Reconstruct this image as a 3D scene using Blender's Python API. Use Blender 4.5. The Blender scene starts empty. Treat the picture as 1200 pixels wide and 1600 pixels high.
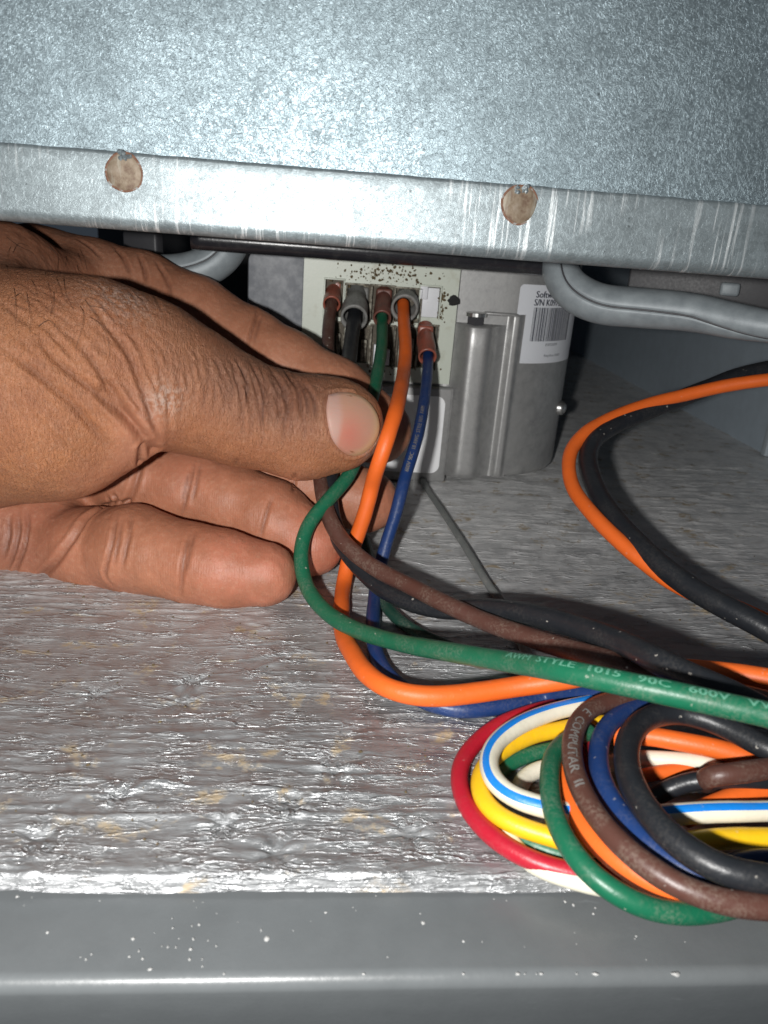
import bpy, bmesh, math, random
import numpy as np
from mathutils import Vector, Matrix
from mathutils.bvhtree import BVHTree
from mathutils.kdtree import KDTree
random.seed(7)
rng = np.random.RandomState(7)
S = 0.001                      # all modelling is in millimetres, written out in metres
SC = bpy.context.scene
COL = SC.collection

# ------------------------------------------------------------------ camera
F = 1200.0                     # focal length in pixels of the 1200x1600 photograph
H = 74.6                       # camera height over the foil, mm
PITCH, YAW, ROLL = math.radians(20.5), math.radians(5.6), 0.078
fw = np.array([math.sin(YAW)*math.cos(PITCH), math.cos(YAW)*math.cos(PITCH), -math.sin(PITCH)])
rt0 = np.array([math.cos(YAW), -math.sin(YAW), 0.0])
up0 = np.cross(rt0, fw)
rt = rt0*math.cos(ROLL) + up0*math.sin(ROLL)
up = np.cross(rt, fw)
CAM = np.array([0.0, 0.0, H])
cd = bpy.data.cameras.new("camera")
cam = bpy.data.objects.new("camera", cd); COL.objects.link(cam)
cam.matrix_world = Matrix(((rt[0], up[0], -fw[0], CAM[0]*S), (rt[1], up[1], -fw[1], CAM[1]*S),
                           (rt[2], up[2], -fw[2], CAM[2]*S), (0, 0, 0, 1)))
cd.sensor_fit = 'VERTICAL'; cd.sensor_height = 24.0; cd.lens = 24.0*F/1600.0
cd.clip_start = 0.005; cd.clip_end = 20
cd.dof.use_dof = True; cd.dof.focus_distance = 0.150; cd.dof.aperture_fstop = 30.0
SC.camera = cam

# ------------------------------------------------------------------ light: the phone's flash beside the lens
w = bpy.data.worlds.new("World"); SC.world = w; w.use_nodes = True
bg = w.node_tree.nodes["Background"]; bg.inputs[0].default_value = (0.62, 0.78, 1.0, 1); bg.inputs[1].default_value = 0.045
fl = bpy.data.lights.new("phone_flash", 'AREA'); fl.shape = 'DISK'; fl.size = 0.006
fl.energy = 0.40; fl.color = (1.0, 0.985, 0.96)
flo = bpy.data.objects.new("phone_flash", fl); COL.objects.link(flo)
LP = CAM - 19.0*rt - 6.0*up - 26.0*fw
flo.matrix_world = Matrix(((rt[0], up[0], -fw[0], LP[0]*S), (rt[1], up[1], -fw[1], LP[1]*S),
                           (rt[2], up[2], -fw[2], LP[2]*S), (0, 0, 0, 1)))
SC.view_settings.view_transform = 'Standard'; SC.view_settings.look = 'None'
SC.view_settings.exposure = 0.0; SC.view_settings.gamma = 1.0

# ------------------------------------------------------------------ helpers
def ray(px, py):
    return fw + rt*((px-600.0)/F) - up*((py-800.0)/F)
def D(px, py, d):                      # point seen at a pixel, d mm along the view axis
    return CAM + ray(px, py)*d
def PZ(px, py, z=0.0):                 # ... on a horizontal plane
    r = ray(px, py); return CAM + r*((z-CAM[2])/r[2])
def PY(px, py, y):                     # ... on a frontal vertical plane
    r = ray(px, py); return CAM + r*(y/r[1])
def dfloor(px, py, z=0.0):
    r = ray(px, py)
    return (z-CAM[2])/r[2] if r[2] < -1e-4 else 1e9
def tocam(P):                          # world mm -> pixel x, y, depth
    q = np.asarray(P)-CAM; d = q@fw
    return 600+F*(q@rt)/d, 800-F*(q@up)/d, d

def nrm(v): return v/ (np.linalg.norm(v)+1e-12)

def link_mesh(name, V, Fc, mat, parent=None, smooth=True, origin=None, mats=None, mi=None):
    V = np.asarray(V, float)
    if parent is not None: origin = parent['_o']
    elif origin is None:
        lo, hi = V.min(0), V.max(0); origin = [(lo[0]+hi[0])/2, (lo[1]+hi[1])/2, lo[2]]
    origin = [float(x) for x in origin]
    me = bpy.data.meshes.new(name)
    me.from_pydata([tuple(v) for v in ((V-np.array(origin))*S)], [], [tuple(int(i) for i in f) for f in Fc])
    for m in (mats or [mat]): me.materials.append(m)
    if mi is not None: me.polygons.foreach_set('material_index', np.asarray(mi, np.int32))
    me.polygons.foreach_set('use_smooth', [smooth]*len(me.polygons)); me.update()
    o = bpy.data.objects.new(name, me); COL.objects.link(o)
    if parent is not None: o.parent = parent
    else: o.location = [x*S for x in origin]
    o['_o'] = origin
    return o
def empty(name, origin):
    o = bpy.data.objects.new(name, None); COL.objects.link(o); o.empty_display_size = 0.01
    o.location = [float(x)*S for x in origin]; o['_o'] = [float(x) for x in origin]; return o
def tag(o, label=None, cat=None, group=None, kind=None):
    if label: o['label'] = label
    if cat: o['category'] = cat
    if group: o['group'] = group
    if kind: o['kind'] = kind
    return o
class MB:
    def __init__(s): s.V = []; s.F = []
    def add(s, V, Fc):
        n = len(s.V); s.V += [tuple(v) for v in V]; s.F += [tuple(i+n for i in f) for f in Fc]
    def box(s, lo, hi, R=None, c=None):
        (x0, y0, z0), (x1, y1, z1) = lo, hi
        V = np.array([(x0,y0,z0),(x1,y0,z0),(x1,y1,z0),(x0,y1,z0),(x0,y0,z1),(x1,y0,z1),(x1,y1,z1),(x0,y1,z1)], float)
        if R is not None: V = V@np.array(R).T
        if c is not None: V = V+np.array(c)
        s.add(V, [(3,2,1,0),(4,5,6,7),(0,1,5,4),(1,2,6,5),(2,3,7,6),(3,0,4,7)])
    def build(s, name, mat, parent=None, smooth=False, bevel=0, **k):
        o = link_mesh(name, s.V, s.F, mat, parent, smooth, **k)
        if bevel:
            m = o.modifiers.new('bevel', 'BEVEL'); m.width = bevel*S; m.segments = 3; m.limit_method = 'ANGLE'
            m.harden_normals = False
            o.data.polygons.foreach_set('use_smooth', [True]*len(o.data.polygons))
        return o

def catmull(P, step=0.5):
    P = np.asarray(P, float); Q = np.vstack([2*P[0]-P[1], P, 2*P[-1]-P[-2]])
    out = []
    for i in range(1, len(Q)-2):
        p0, p1, p2, p3 = Q[i-1], Q[i], Q[i+1], Q[i+2]
        d01, d12, d23 = [max(np.linalg.norm(b-a), 1e-6)**0.5 for a, b in ((p0,p1),(p1,p2),(p2,p3))]
        m1 = (p2-p1) + d12*((p1-p0)/d01 - (p2-p0)/(d01+d12))
        m2 = (p2-p1) + d12*((p3-p2)/d23 - (p3-p1)/(d12+d23))
        n = max(2, int(np.linalg.norm(p2-p1)/step))
        for k in range(n):
            t = k/n; out.append((2*t**3-3*t*t+1)*p1 + (t**3-2*t*t+t)*m1 + (-2*t**3+3*t*t)*p2 + (t**3-t*t)*m2)
    out.append(P[-1]); return np.array(out)
def smooth_path(C, it):
    for _ in range(it):
        C[1:-1] = 0.25*C[:-2]+0.5*C[1:-1]+0.25*C[2:]
    return C
def frames(C):                          # tangent, side, front (front = the side of the wire facing out)
    T = np.gradient(C, axis=0); T /= np.linalg.norm(T, axis=1)[:, None]
    Fv = CAM-C; Fv -= (Fv*T).sum(1)[:, None]*T; Fv /= np.linalg.norm(Fv, axis=1)[:, None]
    return T, np.cross(T, Fv), Fv
def tube(C, r, n=22, caps=True, rad=None, phase=None):
    T, Sd, Fr = frames(C); V = []; Fc = []
    for i in range(len(C)):
        for k in range(n):
            a = 2*math.pi*k/n + (0 if phase is None else phase(i/(len(C)-1))); rr = r if rad is None else rad(i/(len(C)-1), a)
            V.append(C[i] + rr*(math.cos(a)*Fr[i] + math.sin(a)*Sd[i]))
    for i in range(len(C)-1):
        for k in range(n):
            a, b = i*n+k, i*n+(k+1) % n
            Fc.append((a, b, b+n, a+n))
    if caps:
        Fc.append(tuple(range(n))[::-1]); Fc.append(tuple((len(C)-1)*n+k for k in range(n)))
    return V, Fc

# vectorised 3-D value noise
def vnoise(P, seed=0):
    P = np.asarray(P, float); I = np.floor(P).astype(np.int64); f = P-I; u = f*f*(3-2*f)
    def h(a, b, c):
        n = (a*374761393 + b*668265263 + c*2147483647 + seed*974634777) & 0xffffffff
        n = ((n ^ (n >> 13))*1274126177) & 0xffffffff
        n = ((n ^ (n >> 16))*2246822519) & 0xffffffff
        return (n & 0xffffff)/float(0xffffff)
    x, y, z = I.T; r = 0
    for dx in (0, 1):
        wx = u[:, 0] if dx else 1-u[:, 0]
        for dy in (0, 1):
            wy = u[:, 1] if dy else 1-u[:, 1]
            for dz in (0, 1):
                wz = u[:, 2] if dz else 1-u[:, 2]
                r = r + wx*wy*wz*h(x+dx, y+dy, z+dz)
    return r*2-1
def fbm(P, o=4, seed=0):
    P = np.asarray(P, float); r = 0; a = 1.0
    for i in range(o):
        r = r + a*vnoise(P*(2.03**i)+7.3*i, seed+i); a *= 0.5
    return r

# ------------------------------------------------------------------ materials
class MT:
    def __init__(s, name):
        s.m = bpy.data.materials.new(name); s.m.use_nodes = True; s.t = s.m.node_tree
        s.b = s.t.nodes['Principled BSDF']; s.tc = None
    def n(s, typ, **k):
        nd = s.t.nodes.new(typ)
        for a, v in k.items():
            if a.startswith('i_'):
                key = a[2:].replace('_', ' ')
                nd.inputs[key].default_value = v
            else: setattr(nd, a, v)
        return nd
    def l(s, a, b): s.t.links.new(a, b)
    def coord(s, scale=(1, 1, 1), rot=(0, 0, 0)):
        if s.tc is None: s.tc = s.n('ShaderNodeNewGeometry')
        mp = s.n('ShaderNodeMapping'); s.l(s.tc.outputs['Position'], mp.inputs[0])
        mp.inputs['Scale'].default_value = [x*1000 for x in scale]; mp.inputs['Rotation'].default_value = rot
        return mp.outputs[0]
    def noise(s, sc, detail=4, rough=0.55, vec=None, dist=0):
        nd = s.n('ShaderNodeTexNoise'); nd.inputs['Scale'].default_value = sc
        nd.inputs['Detail'].default_value = detail; nd.inputs['Roughness'].default_value = rough
        nd.inputs['Distortion'].default_value = dist
        s.l(vec if vec is not None else s.coord(), nd.inputs['Vector']); return nd.outputs['Fac']
    def voro(s, sc, vec=None, feature='F1', out='Distance', rand=1.0):
        nd = s.n('ShaderNodeTexVoronoi', feature=feature); nd.inputs['Scale'].default_value = sc
        nd.inputs['Randomness'].default_value = rand
        s.l(vec if vec is not None else s.coord(), nd.inputs['Vector']); return nd.outputs[out]
    def ramp(s, fac, stops):
        nd = s.n('ShaderNodeValToRGB'); cr = nd.color_ramp
        while len(cr.elements) > 1: cr.elements.remove(cr.elements[-1])
        for i, (p, c) in enumerate(stops):
            e = cr.elements[0] if i == 0 else cr.elements.new(p)
            e.position = p; c = c if isinstance(c, (tuple, list)) else (c, c, c); e.color = (*c[:3], 1)
        s.l(fac, nd.inputs[0]); return nd.outputs[0]
    def mix(s, fac, a, b, mode='MIX'):
        nd = s.n('ShaderNodeMix', data_type='RGBA', blend_type=mode)
        for k, v in ((0, fac), (6, a), (7, b)):
            if isinstance(v, (int, float)): nd.inputs[k].default_value = v if k == 0 else (v, v, v, 1)
            elif isinstance(v, tuple): nd.inputs[k].default_value = (*v[:3], 1)
            else: s.l(v, nd.inputs[k])
        return nd.outputs[2]
    def math(s, op, a, b=0.0, c=None):
        nd = s.n('ShaderNodeMath', operation=op)
        for k, v in ((0, a), (1, b), (2, c)):
            if v is None: continue
            if isinstance(v, (int, float)): nd.inputs[k].default_value = v
            else: s.l(v, nd.inputs[k])
        return nd.outputs[0]
    def attr(s, name, out='Fac'):
        nd = s.n('ShaderNodeAttribute'); nd.attribute_name = name; return nd.outputs[out]
    def bump(s, h, dist, strength=1.0, prev=None):
        nd = s.n('ShaderNodeBump'); nd.inputs['Strength'].default_value = strength
        nd.inputs['Distance'].default_value = dist*S; s.l(h, nd.inputs['Height'])
        if prev is not None: s.l(prev, nd.inputs['Normal'])
        return nd.outputs[0]
    def set(s, **k):
        for a, v in k.items():
            inp = s.b.inputs[{'col': 'Base Color', 'rough': 'Roughness', 'metal': 'Metallic', 'nor': 'Normal',
                'spec': 'Specular IOR Level', 'coat': 'Coat Weight', 'coatr': 'Coat Roughness',
                'sss': 'Subsurface Weight', 'sssr': 'Subsurface Radius', 'ssss': 'Subsurface Scale',
                'sheen': 'Sheen Weight'}[a]]
            if isinstance(v, (int, float)): inp.default_value = v
            elif isinstance(v, tuple): inp.default_value = (*v, 1) if (len(v) == 3 and a == 'col') else v
            else: s.l(v, inp)
        return s

def galv(name, base, streaks=False, metal=.95, rough=(0.34, 0.52), fk=.09, fb=.022):
    m = MT(name)
    v2 = m.coord((1, 1, 1))
    wob = m.noise(0.35, 3, .6)
    wv = m.n('ShaderNodeTexNoise'); wv.inputs['Scale'].default_value = 1.2; m.l(v2, wv.inputs['Vector']); wa = m.n('ShaderNodeVectorMath', operation='ADD'); m.l(v2, wa.inputs[0]); m.l(wv.outputs['Color'], wa.inputs[1])
    cells = m.voro(1.05, vec=wa.outputs[0], out='Color'); cg = m.n('ShaderNodeSeparateColor'); m.l(cells, cg.inputs[0])
    small = m.noise(1.9, 5, .65, dist=0.8)
    big = m.noise(0.12, 3, .5)
    fleck = m.ramp(m.noise(1.1, 4, .72, wa.outputs[0], 1.6), [(0.44, 0.0), (0.5, .45), (0.58, 1.0)])
    f = m.math('MULTIPLY_ADD', cg.outputs[0], 0.18, m.math('MULTIPLY', small, 0.45))
    f = m.math('ADD', f, m.math('MULTIPLY_ADD', fleck, fk, m.math('MULTIPLY', big, 0.45)))
    c = m.ramp(f, [(0.38, tuple(x*0.66 for x in base)), (0.64, base), (0.86, tuple(min(1, x*1.28) for x in base))])
    pit = m.noise(0.9, 2, .5); pits = m.ramp(pit, [(0.20, 0.25), (0.27, 1.0)])
    c = m.mix(1.0, c, pits, 'MULTIPLY')
    r = m.ramp(f, [(0.3, rough[1]), (0.9, rough[0])])
    hb = m.bump(small, fb*1.4, 1.0)
    hb = m.bump(fleck, fb, 1.0, hb)
    if streaks:
        sv = m.coord((1.6, 0.2, 0.05)); st = m.noise(1.0, 3, .6, sv)
        zone = m.noise(0.06, 1, .5)
        sm = m.math('MULTIPLY', m.ramp(st, [(0.55, 0.0), (0.66, 1.0)]), m.ramp(zone, [(0.45, 0.0), (0.6, 1.0)]))
        c = m.mix(m.math('MULTIPLY', sm, 0.9), c, (0.80, 0.85, 0.86))
    m.set(col=c, metal=metal, rough=r, nor=hb)
    return m.m
M_galv = galv('galvanised_steel', (0.31, 0.385, 0.42), metal=.85, rough=(0.37, 0.50))
M_galv2 = galv('galvanised_flange', (0.32, 0.375, 0.395), True, .60, (0.38, 0.48), .05, .010)

def foil_mat():
    m = MT('foil')
    a = m.coord((0.38, 1.25, 1.0), (0, 0, 0.03)); b = m.coord((1.1, 3.0, 1)); c0 = m.coord((1, 1, 1))
    n1 = m.noise(1.3, 7, .70, a, 0.8); n2 = m.noise(1.6, 4, .6, b, 0.3); n3 = m.noise(0.14, 4, .6)
    n4 = m.noise(0.5, 5, .65)
    dust = m.ramp(m.math('ADD', m.math('MULTIPLY', n3, 0.6), m.math('MULTIPLY', n4, .4)), [(0.40, 0.15), (0.62, 0.75)])
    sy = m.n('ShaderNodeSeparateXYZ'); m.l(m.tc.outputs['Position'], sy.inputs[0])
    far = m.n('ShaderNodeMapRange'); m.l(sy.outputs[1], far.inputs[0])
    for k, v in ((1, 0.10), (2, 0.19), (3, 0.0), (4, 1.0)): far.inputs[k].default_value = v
    dirt = m.math('ADD', dust, m.math('MULTIPLY', far.outputs[0], 0.45)); dirt.node.use_clamp = True  # dust weight, raised with distance to carry the far lightening
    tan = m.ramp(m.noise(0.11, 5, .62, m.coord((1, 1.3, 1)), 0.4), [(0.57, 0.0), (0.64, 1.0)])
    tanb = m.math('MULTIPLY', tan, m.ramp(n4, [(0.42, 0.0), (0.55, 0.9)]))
    col = m.mix(dirt, (0.46, 0.47, 0.48), m.mix(far.outputs[0], (0.31, 0.318, 0.325), (0.84, 0.84, 0.835)))  # real dust, plus paler far tone painted in against the flash falloff
    col = m.mix(m.ramp(n1, [(0.33, 0.15), (0.45, 0.0)]), col, (0.28, 0.28, 0.28))
    col = m.mix(tanb, col, (0.42, 0.33, 0.21))
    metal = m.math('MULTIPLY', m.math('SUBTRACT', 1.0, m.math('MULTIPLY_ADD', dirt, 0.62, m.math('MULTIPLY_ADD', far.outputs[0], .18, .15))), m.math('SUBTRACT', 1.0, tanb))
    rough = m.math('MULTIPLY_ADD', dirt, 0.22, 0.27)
    def ridge(sc, vec, k, dist=.2):
        q_ = m.noise(sc, 2.5, .5, vec, dist); q_ = m.math('ABSOLUTE', m.math('SUBTRACT', q_, .5))
        q_ = m.math('SUBTRACT', 1.0, m.math('MULTIPLY', q_, k)); q_.node.use_clamp = True; return m.math('POWER', q_, 1.6)
    mask = m.ramp(m.noise(.16, 3, .6, m.coord((.8, 1.6, 1))), [(.40, .10), (.62, 1.0)])
    r1 = m.math('MULTIPLY', ridge(1.0, m.coord((0.085, .50, 1), (0, 0, .03)), 20), mask)
    r2 = m.math('MULTIPLY', ridge(1.0, m.coord((0.45, 1.6, 1), (0, 0, .04)), 13), mask)
    hb = m.bump(n1, 0.12, 1.0); hb = m.bump(n2, 0.03, 1.0, hb)
    hb = m.bump(r1, 0.26, 1.0, hb); hb = m.bump(r2, 0.09, 1.0, hb)
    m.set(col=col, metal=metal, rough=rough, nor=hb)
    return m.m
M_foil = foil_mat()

def paint_mat(name, col, rough=0.42, spec=0.5):
    m = MT(name); n = m.noise(0.2, 4, .6); n2 = m.noise(1.5, 4, .6)
    c = m.mix(m.ramp(n, [(0.3, 0.0), (0.75, 0.5)]), col, tuple(x*1.25 for x in col))
    sc = m.ramp(m.noise(0.5, 4, .6, m.coord((0.25, 1, 1), (0, 0, .6))), [(0.70, 0.0), (0.74, 0.25)])
    c = m.mix(sc, c, tuple(min(1, x*2) for x in col))
    m.set(col=c, rough=m.ramp(n2, [(0.3, rough-.06), (0.8, rough+.08)]), spec=spec, nor=m.bump(n2, 0.02, 1.0))
    return m.m
M_lip = paint_mat('grey_paint', (0.125, 0.135, 0.14), 0.34)
M_wall = paint_mat('blue_grey_paint', (0.42, 0.49, 0.55), 0.5)
M_walledge = paint_mat('pale_grey_paint', (0.42, 0.47, 0.5), 0.4)
M_dark = paint_mat('dark_metal', (0.05, 0.05, 0.055), 0.5)

def cast_mat():
    m = MT('cast_aluminium')
    n = m.noise(0.12, 5, .62, dist=1.2); n2 = m.noise(1.4, 5, .6); n3 = m.noise(0.4, 4, .7)
    f = m.math('MULTIPLY_ADD', n3, .5, m.math('MULTIPLY', n, .5))
    c = m.ramp(f, [(0.34, (0.32, 0.32, 0.32)), (0.5, (0.41, 0.41, 0.405)), (0.68, (0.48, 0.48, 0.47))])
    m.set(col=c, metal=0.6, rough=m.ramp(f, [(0.3, .50), (.7, .38)]), nor=m.bump(n2, 0.02, 1.0, m.bump(n3, 0.02)))
    return m.m
M_cast = cast_mat()
def arm_mat():
    m = MT('painted_arm'); n = m.noise(0.25, 4, .6); n2 = m.noise(1.8, 4, .6)
    c = m.ramp(n, [(0.3, (0.22, 0.25, 0.27)), (0.7, (0.32, 0.36, 0.38))])
    m.set(col=c, metal=0.1, rough=0.5, nor=m.bump(n2, 0.03)); return m.m
M_arm = arm_mat()
def plastic(name, col, dirtcol=(0.12, 0.1, 0.07), dirt=(0.62, 0.75), rough=0.45, sc=0.5, sss=0.0):
    m = MT(name); n = m.noise(sc, 5, .65)
    c = m.mix(m.ramp(n, [(dirt[0], 0.0), (dirt[1], 0.85)]), col, dirtcol)
    m.set(col=c, rough=rough, nor=m.bump(m.noise(1.5, 3), 0.02))
    if sss: m.set(sss=sss, ssss=0.002, sssr=(1, 1, .9))
    return m.m
M_board = plastic('cream_green_plastic', (0.57, 0.61, 0.53), (0.3, 0.26, 0.15), (0.56, 0.85), 0.4, 0.12, 0.1)
M_slot = plastic('dirty_cavity', (0.10, 0.085, 0.065), (0.30, 0.27, 0.2), (0.55, 0.7), 0.8, 0.7)
M_white = plastic('white_plastic', (0.72, 0.73, 0.76), (0.2, 0.17, 0.12), (0.66, 0.8), 0.45, 0.5)
M_dirtyw = plastic('stained_plastic', (0.34, 0.32, 0.26), (0.06, 0.045, 0.03), (0.38, 0.56), 0.7, 0.6)
M_redsl = plastic('red_brown_vinyl', (0.30, 0.085, 0.055), (0.10, 0.06, 0.045), (0.5, 0.75), 0.38, 0.6)
M_redsl2 = plastic('brown_vinyl', (0.16, 0.06, 0.045), (0.07, 0.05, 0.04), (0.5, 0.75), 0.45, 0.6)
M_greysl = plastic('grey_vinyl', (0.22, 0.22, 0.21), (0.07, 0.06, 0.05), (0.5, 0.8), 0.5, 0.6)
M_label = plastic('paper_label', (0.70, 0.72, 0.76), (0.6, 0.6, 0.62), (0.6, 0.9), 0.5, 0.3)
M_ink = plastic('label_ink', (0.035, 0.04, 0.06), (0.12, 0.12, 0.15), (0.5, 0.75), 0.6, 1.2)
M_print = plastic('wire_print', (0.20, 0.19, 0.18), (0.15, 0.12, 0.11), (0.5, 0.64), 0.6, 1.6)
M_printg = plastic('pale_green_print', (0.10, 0.29, 0.20), (0.02, 0.16, 0.09), (0.58, 0.72), 0.6, 1.6)
M_printd = plastic('faded_wire_print', (0.30, 0.31, 0.33), (0.08, 0.08, 0.1), (0.46, 0.6), 0.6, 1.6)
M_dirt = plastic('dirt_flake', (0.085, 0.06, 0.03), (0.16, 0.12, 0.06), (0.4, 0.7), 0.9, 0.8)
M_chip = plastic('white_chip', (0.48, 0.48, 0.47), (0.5, 0.5, 0.5), (0.5, 0.8), 0.6, 1.0)
M_hole = plastic('black_hole', (0.01, 0.01, 0.01), (0.02, 0.02, 0.02), (.5, .8), .8)
M_white2 = plastic('white_sticker', (0.88, 0.89, 0.90), (0.7, 0.7, 0.7), (0.6, 0.9), 0.5, 0.3)
M_plate = plastic('mottled_zinc_plate', (0.15, 0.16, 0.18), (0.27, 0.28, 0.30), (0.42, 0.66), 0.5, 0.35)
M_steel = plastic('zinc_steel', (0.55, 0.55, 0.54), (0.2, 0.2, 0.2), (0.6, 0.8), 0.3, 0.6)
for mm in (M_steel,): mm.node_tree.nodes['Principled BSDF'].inputs['Metallic'].default_value = 0.9
def weld_mat():
    m = MT('rusted_weld'); n = m.noise(0.6, 4, .6); v = m.noise(0.8, 3, .6, m.coord((1, 1, .15)))
    c = m.ramp(n, [(0.35, (0.13, 0.08, 0.05)), (0.5, (0.20, 0.15, 0.10)), (0.65, (0.25, 0.20, 0.15))])
    c = m.mix(m.ramp(v, [(0.5, 0.0), (0.62, 0.4)]), c, (0.42, 0.42, 0.36))
    m.set(col=c, metal=0.2, rough=0.55, nor=m.bump(n, 0.1)); return m.m
M_weld = weld_mat()
def rust_mat():
    m = MT('rust_ring'); n = m.noise(1.0, 4, .6)
    m.set(col=m.ramp(n, [(0.35, (0.13, 0.055, 0.03)), (0.55, (0.20, 0.10, 0.06)), (0.65, (0.3, 0.3, 0.29))]), rough=0.7, nor=m.bump(n, .05)); return m.m
M_rust = rust_mat()

def wire_mat(name, col, rough=0.42, dusty=0.15, dustcol=(0.42, 0.38, 0.32), sheen=0.0):
    m = MT(name)
    n = m.noise(0.25, 4, .6); n2 = m.noise(2.4, 4, .6); sp = m.voro(0.55)
    c = m.mix(m.ramp(n, [(0.3, 0.0), (0.8, 0.35)]), col, tuple(x*0.72 for x in col))
    film = m.math('MULTIPLY', m.ramp(n2, [(0.42, 0.0), (0.62, 1.0)]), m.ramp(n, [(0.42, 0.0), (0.62, 1.0)]))
    c = m.mix(m.math('MULTIPLY', film, dusty), c, dustcol)
    specks = m.math('MULTIPLY', m.ramp(sp, [(0.10, 1.0), (0.16, 0.0)]), m.ramp(m.noise(0.8, 2), [(0.55, 0.0), (0.6, 1.0)]))
    c = m.mix(m.math('MULTIPLY', specks, min(1, dusty*3)), c, (0.6, 0.56, 0.5))
    r = m.math('MULTIPLY_ADD', n, 0.2, rough-0.1)
    m.set(col=c, rough=r, spec=0.5, nor=m.bump(n2, 0.025, 1.0, m.bump(n, 0.15)))
    return m.m
W_green = wire_mat('green_insulation', (0.008, 0.125, 0.062), 0.42, 0.16)
W_orange = wire_mat('orange_insulation', (0.86, 0.150, 0.020), 0.5, 0.05, (0.5, .2, .1))
W_brown = wire_mat('brown_insulation', (0.095, 0.040, 0.030), 0.44, 0.38, (0.25, 0.2, 0.16))
W_black = wire_mat('black_insulation', (0.016, 0.018, 0.022), 0.40, 0.17, (0.12, 0.11, 0.10))
W_blue = wire_mat('blue_insulation', (0.012, 0.040, 0.150), 0.42, 0.08)
W_red = wire_mat('red_insulation', (0.46, 0.012, 0.030), 0.40, 0.05)
W_yellow = wire_mat('yellow_insulation', (0.88, 0.52, 0.012), 0.42, 0.05)
W_white = wire_mat('white_insulation', (0.80, 0.76, 0.62), 0.40, 0.07)
W_stripe = wire_mat('blue_stripe', (0.008, 0.22, 0.72), 0.40, 0.04)
W_dkgreen = wire_mat('dark_green_insulation', (0.012, 0.05, 0.035), 0.5, 0.35, (0.2, .2, .17))
W_grey = wire_mat('dusty_grey_insulation', (0.20, 0.21, 0.205), 0.7, 0.7, (0.33, 0.33, 0.31))

# ------------------------------------------------------------------ the setting
YF0 = PZ(300, 1385)[1]+1.9                                   # front edge of the foil sheet
# foil sheet: a finely crumpled grid, rounding down at its front edge
def build_foil():
    ys = np.concatenate([np.linspace(YF0-1.0, YF0+1.6, 14), np.linspace(YF0+2.0, 150, 260), np.linspace(150.6, 260, 130), np.linspace(262, 700, 70)])
    xs = np.linspace(-190, 190, 760)
    X, Y = np.meshgrid(xs, ys); P = np.stack([X.ravel(), Y.ravel(), 0*X.ravel()], 1)
    X, Y = P[:, 0], P[:, 1]
    z = 0.09*fbm(P*[0.035, 0.30, 1], 3, 3) + 0.045*fbm(P*[0.16, 1.1, 1], 3, 9)
    rd = 1-np.abs(fbm(np.stack([X*0.05+3, Y*0.42+0.9*vnoise(P*[0.04, .04, 1], 5), 0*X], 1), 2, 21))
    z += 0.30*np.clip(rd-0.78, 0, 1)/0.22*(0.4+0.6*np.clip(vnoise(P*[.03, .05, 1], 31)+.5, 0, 1))
    # radial puckers where the insulation is stitched
    for px, py in ((185, 1240), (460, 1255), (285, 1095), (150, 1085), (520, 1200), (350, 1290), (430, 1330), (60, 1310), (640, 1300), (300, 1065)):
        c = PZ(px, py); dx, dy = X-c[0], Y-c[1]; r = np.hypot(dx, dy)+1e-6; a = np.arctan2(dy, dx)
        z += -0.55*np.exp(-(r/1.3)**2) + 0.30*np.exp(-(r/3.6)**2)*np.cos(7*a+px)*np.minimum(r/1.5, 1)
    # one long welt running across the sheet
    a0, a1 = PZ(0, 1208), PZ(600, 1245); yl = a0[1]+(X-a0[0])*(a1[1]-a0[1])/(a1[0]-a0[0])
    z += 0.55*np.exp(-((Y-yl)/0.42)**2)*(0.6+.4*vnoise(P*[.2, 0, 1], 8))
    yl2 = a0[1]-7.5+0.02*X; z += 0.35*np.exp(-((Y-yl2)/0.5)**2)
    # crisp creases towards the front
    fr = np.clip((112-Y)/14, 0, 1)
    z += fr*0.13*fbm(P*[0.16, 0.9, 1], 3, 77)
    edge = YF0 + 0.15*fbm(P*[.18, 0, 0], 4, 12)
    t = np.clip((edge+.2-Y)/1.0, 0, 1); z -= 1.9*t*t
    z -= z[(Y > 120)].mean()
    P[:, 2] = np.maximum(z, -2.3)
    nx, ny = len(xs), len(ys)
    i = np.arange(nx*ny).reshape(ny, nx)
    Fc = np.stack([i[:-1, :-1], i[:-1, 1:], i[1:, 1:], i[1:, :-1]], -1).reshape(-1, 4)
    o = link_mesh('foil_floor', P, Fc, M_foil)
    tag(o, 'crinkled silver foil insulation sheet lining the floor of the cabinet', kind='structure')
build_foil()

# grey painted lip: top sheet, rolled front edge, drop
def sweep_profile(prof, x0, x1, n=2, wob=0):
    V = []; Fc = []; xs = np.linspace(x0, x1, n)
    for x in xs:
        for (y, z) in prof: V.append((x, y, z))
    m = len(prof)
    for i in range(n-1):
        for k in range(m-1):
            Fc.append((i*m+k, i*m+k+1, (i+1)*m+k+1, (i+1)*m+k))
    return V, Fc
ZL = -2.4
YB = PZ(400, 1533, ZL)[1]
R = 1.5
prof = [(YF0+30, ZL), (YF0+6, ZL), (YB+R, ZL)] + [(YB+R-R*math.sin(a), ZL-R+R*math.cos(a)) for a in np.linspace(0.12, math.radians(104), 16)]
last = prof[-1]; prof += [(last[0]+.2, last[1]-1.0), (last[0]+1.8, last[1]-6), (last[0]+12, last[1]-40)]
V, Fc = sweep_profile(prof, -190, 160, 60)
V = [(x, y, z+0.05*math.sin(x*0.11)) for x, y, z in V]
lip = link_mesh('front_panel', V, Fc, M_lip); tag(lip, 'grey painted sheet steel lip with a rounded bottom edge', kind='structure')
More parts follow.
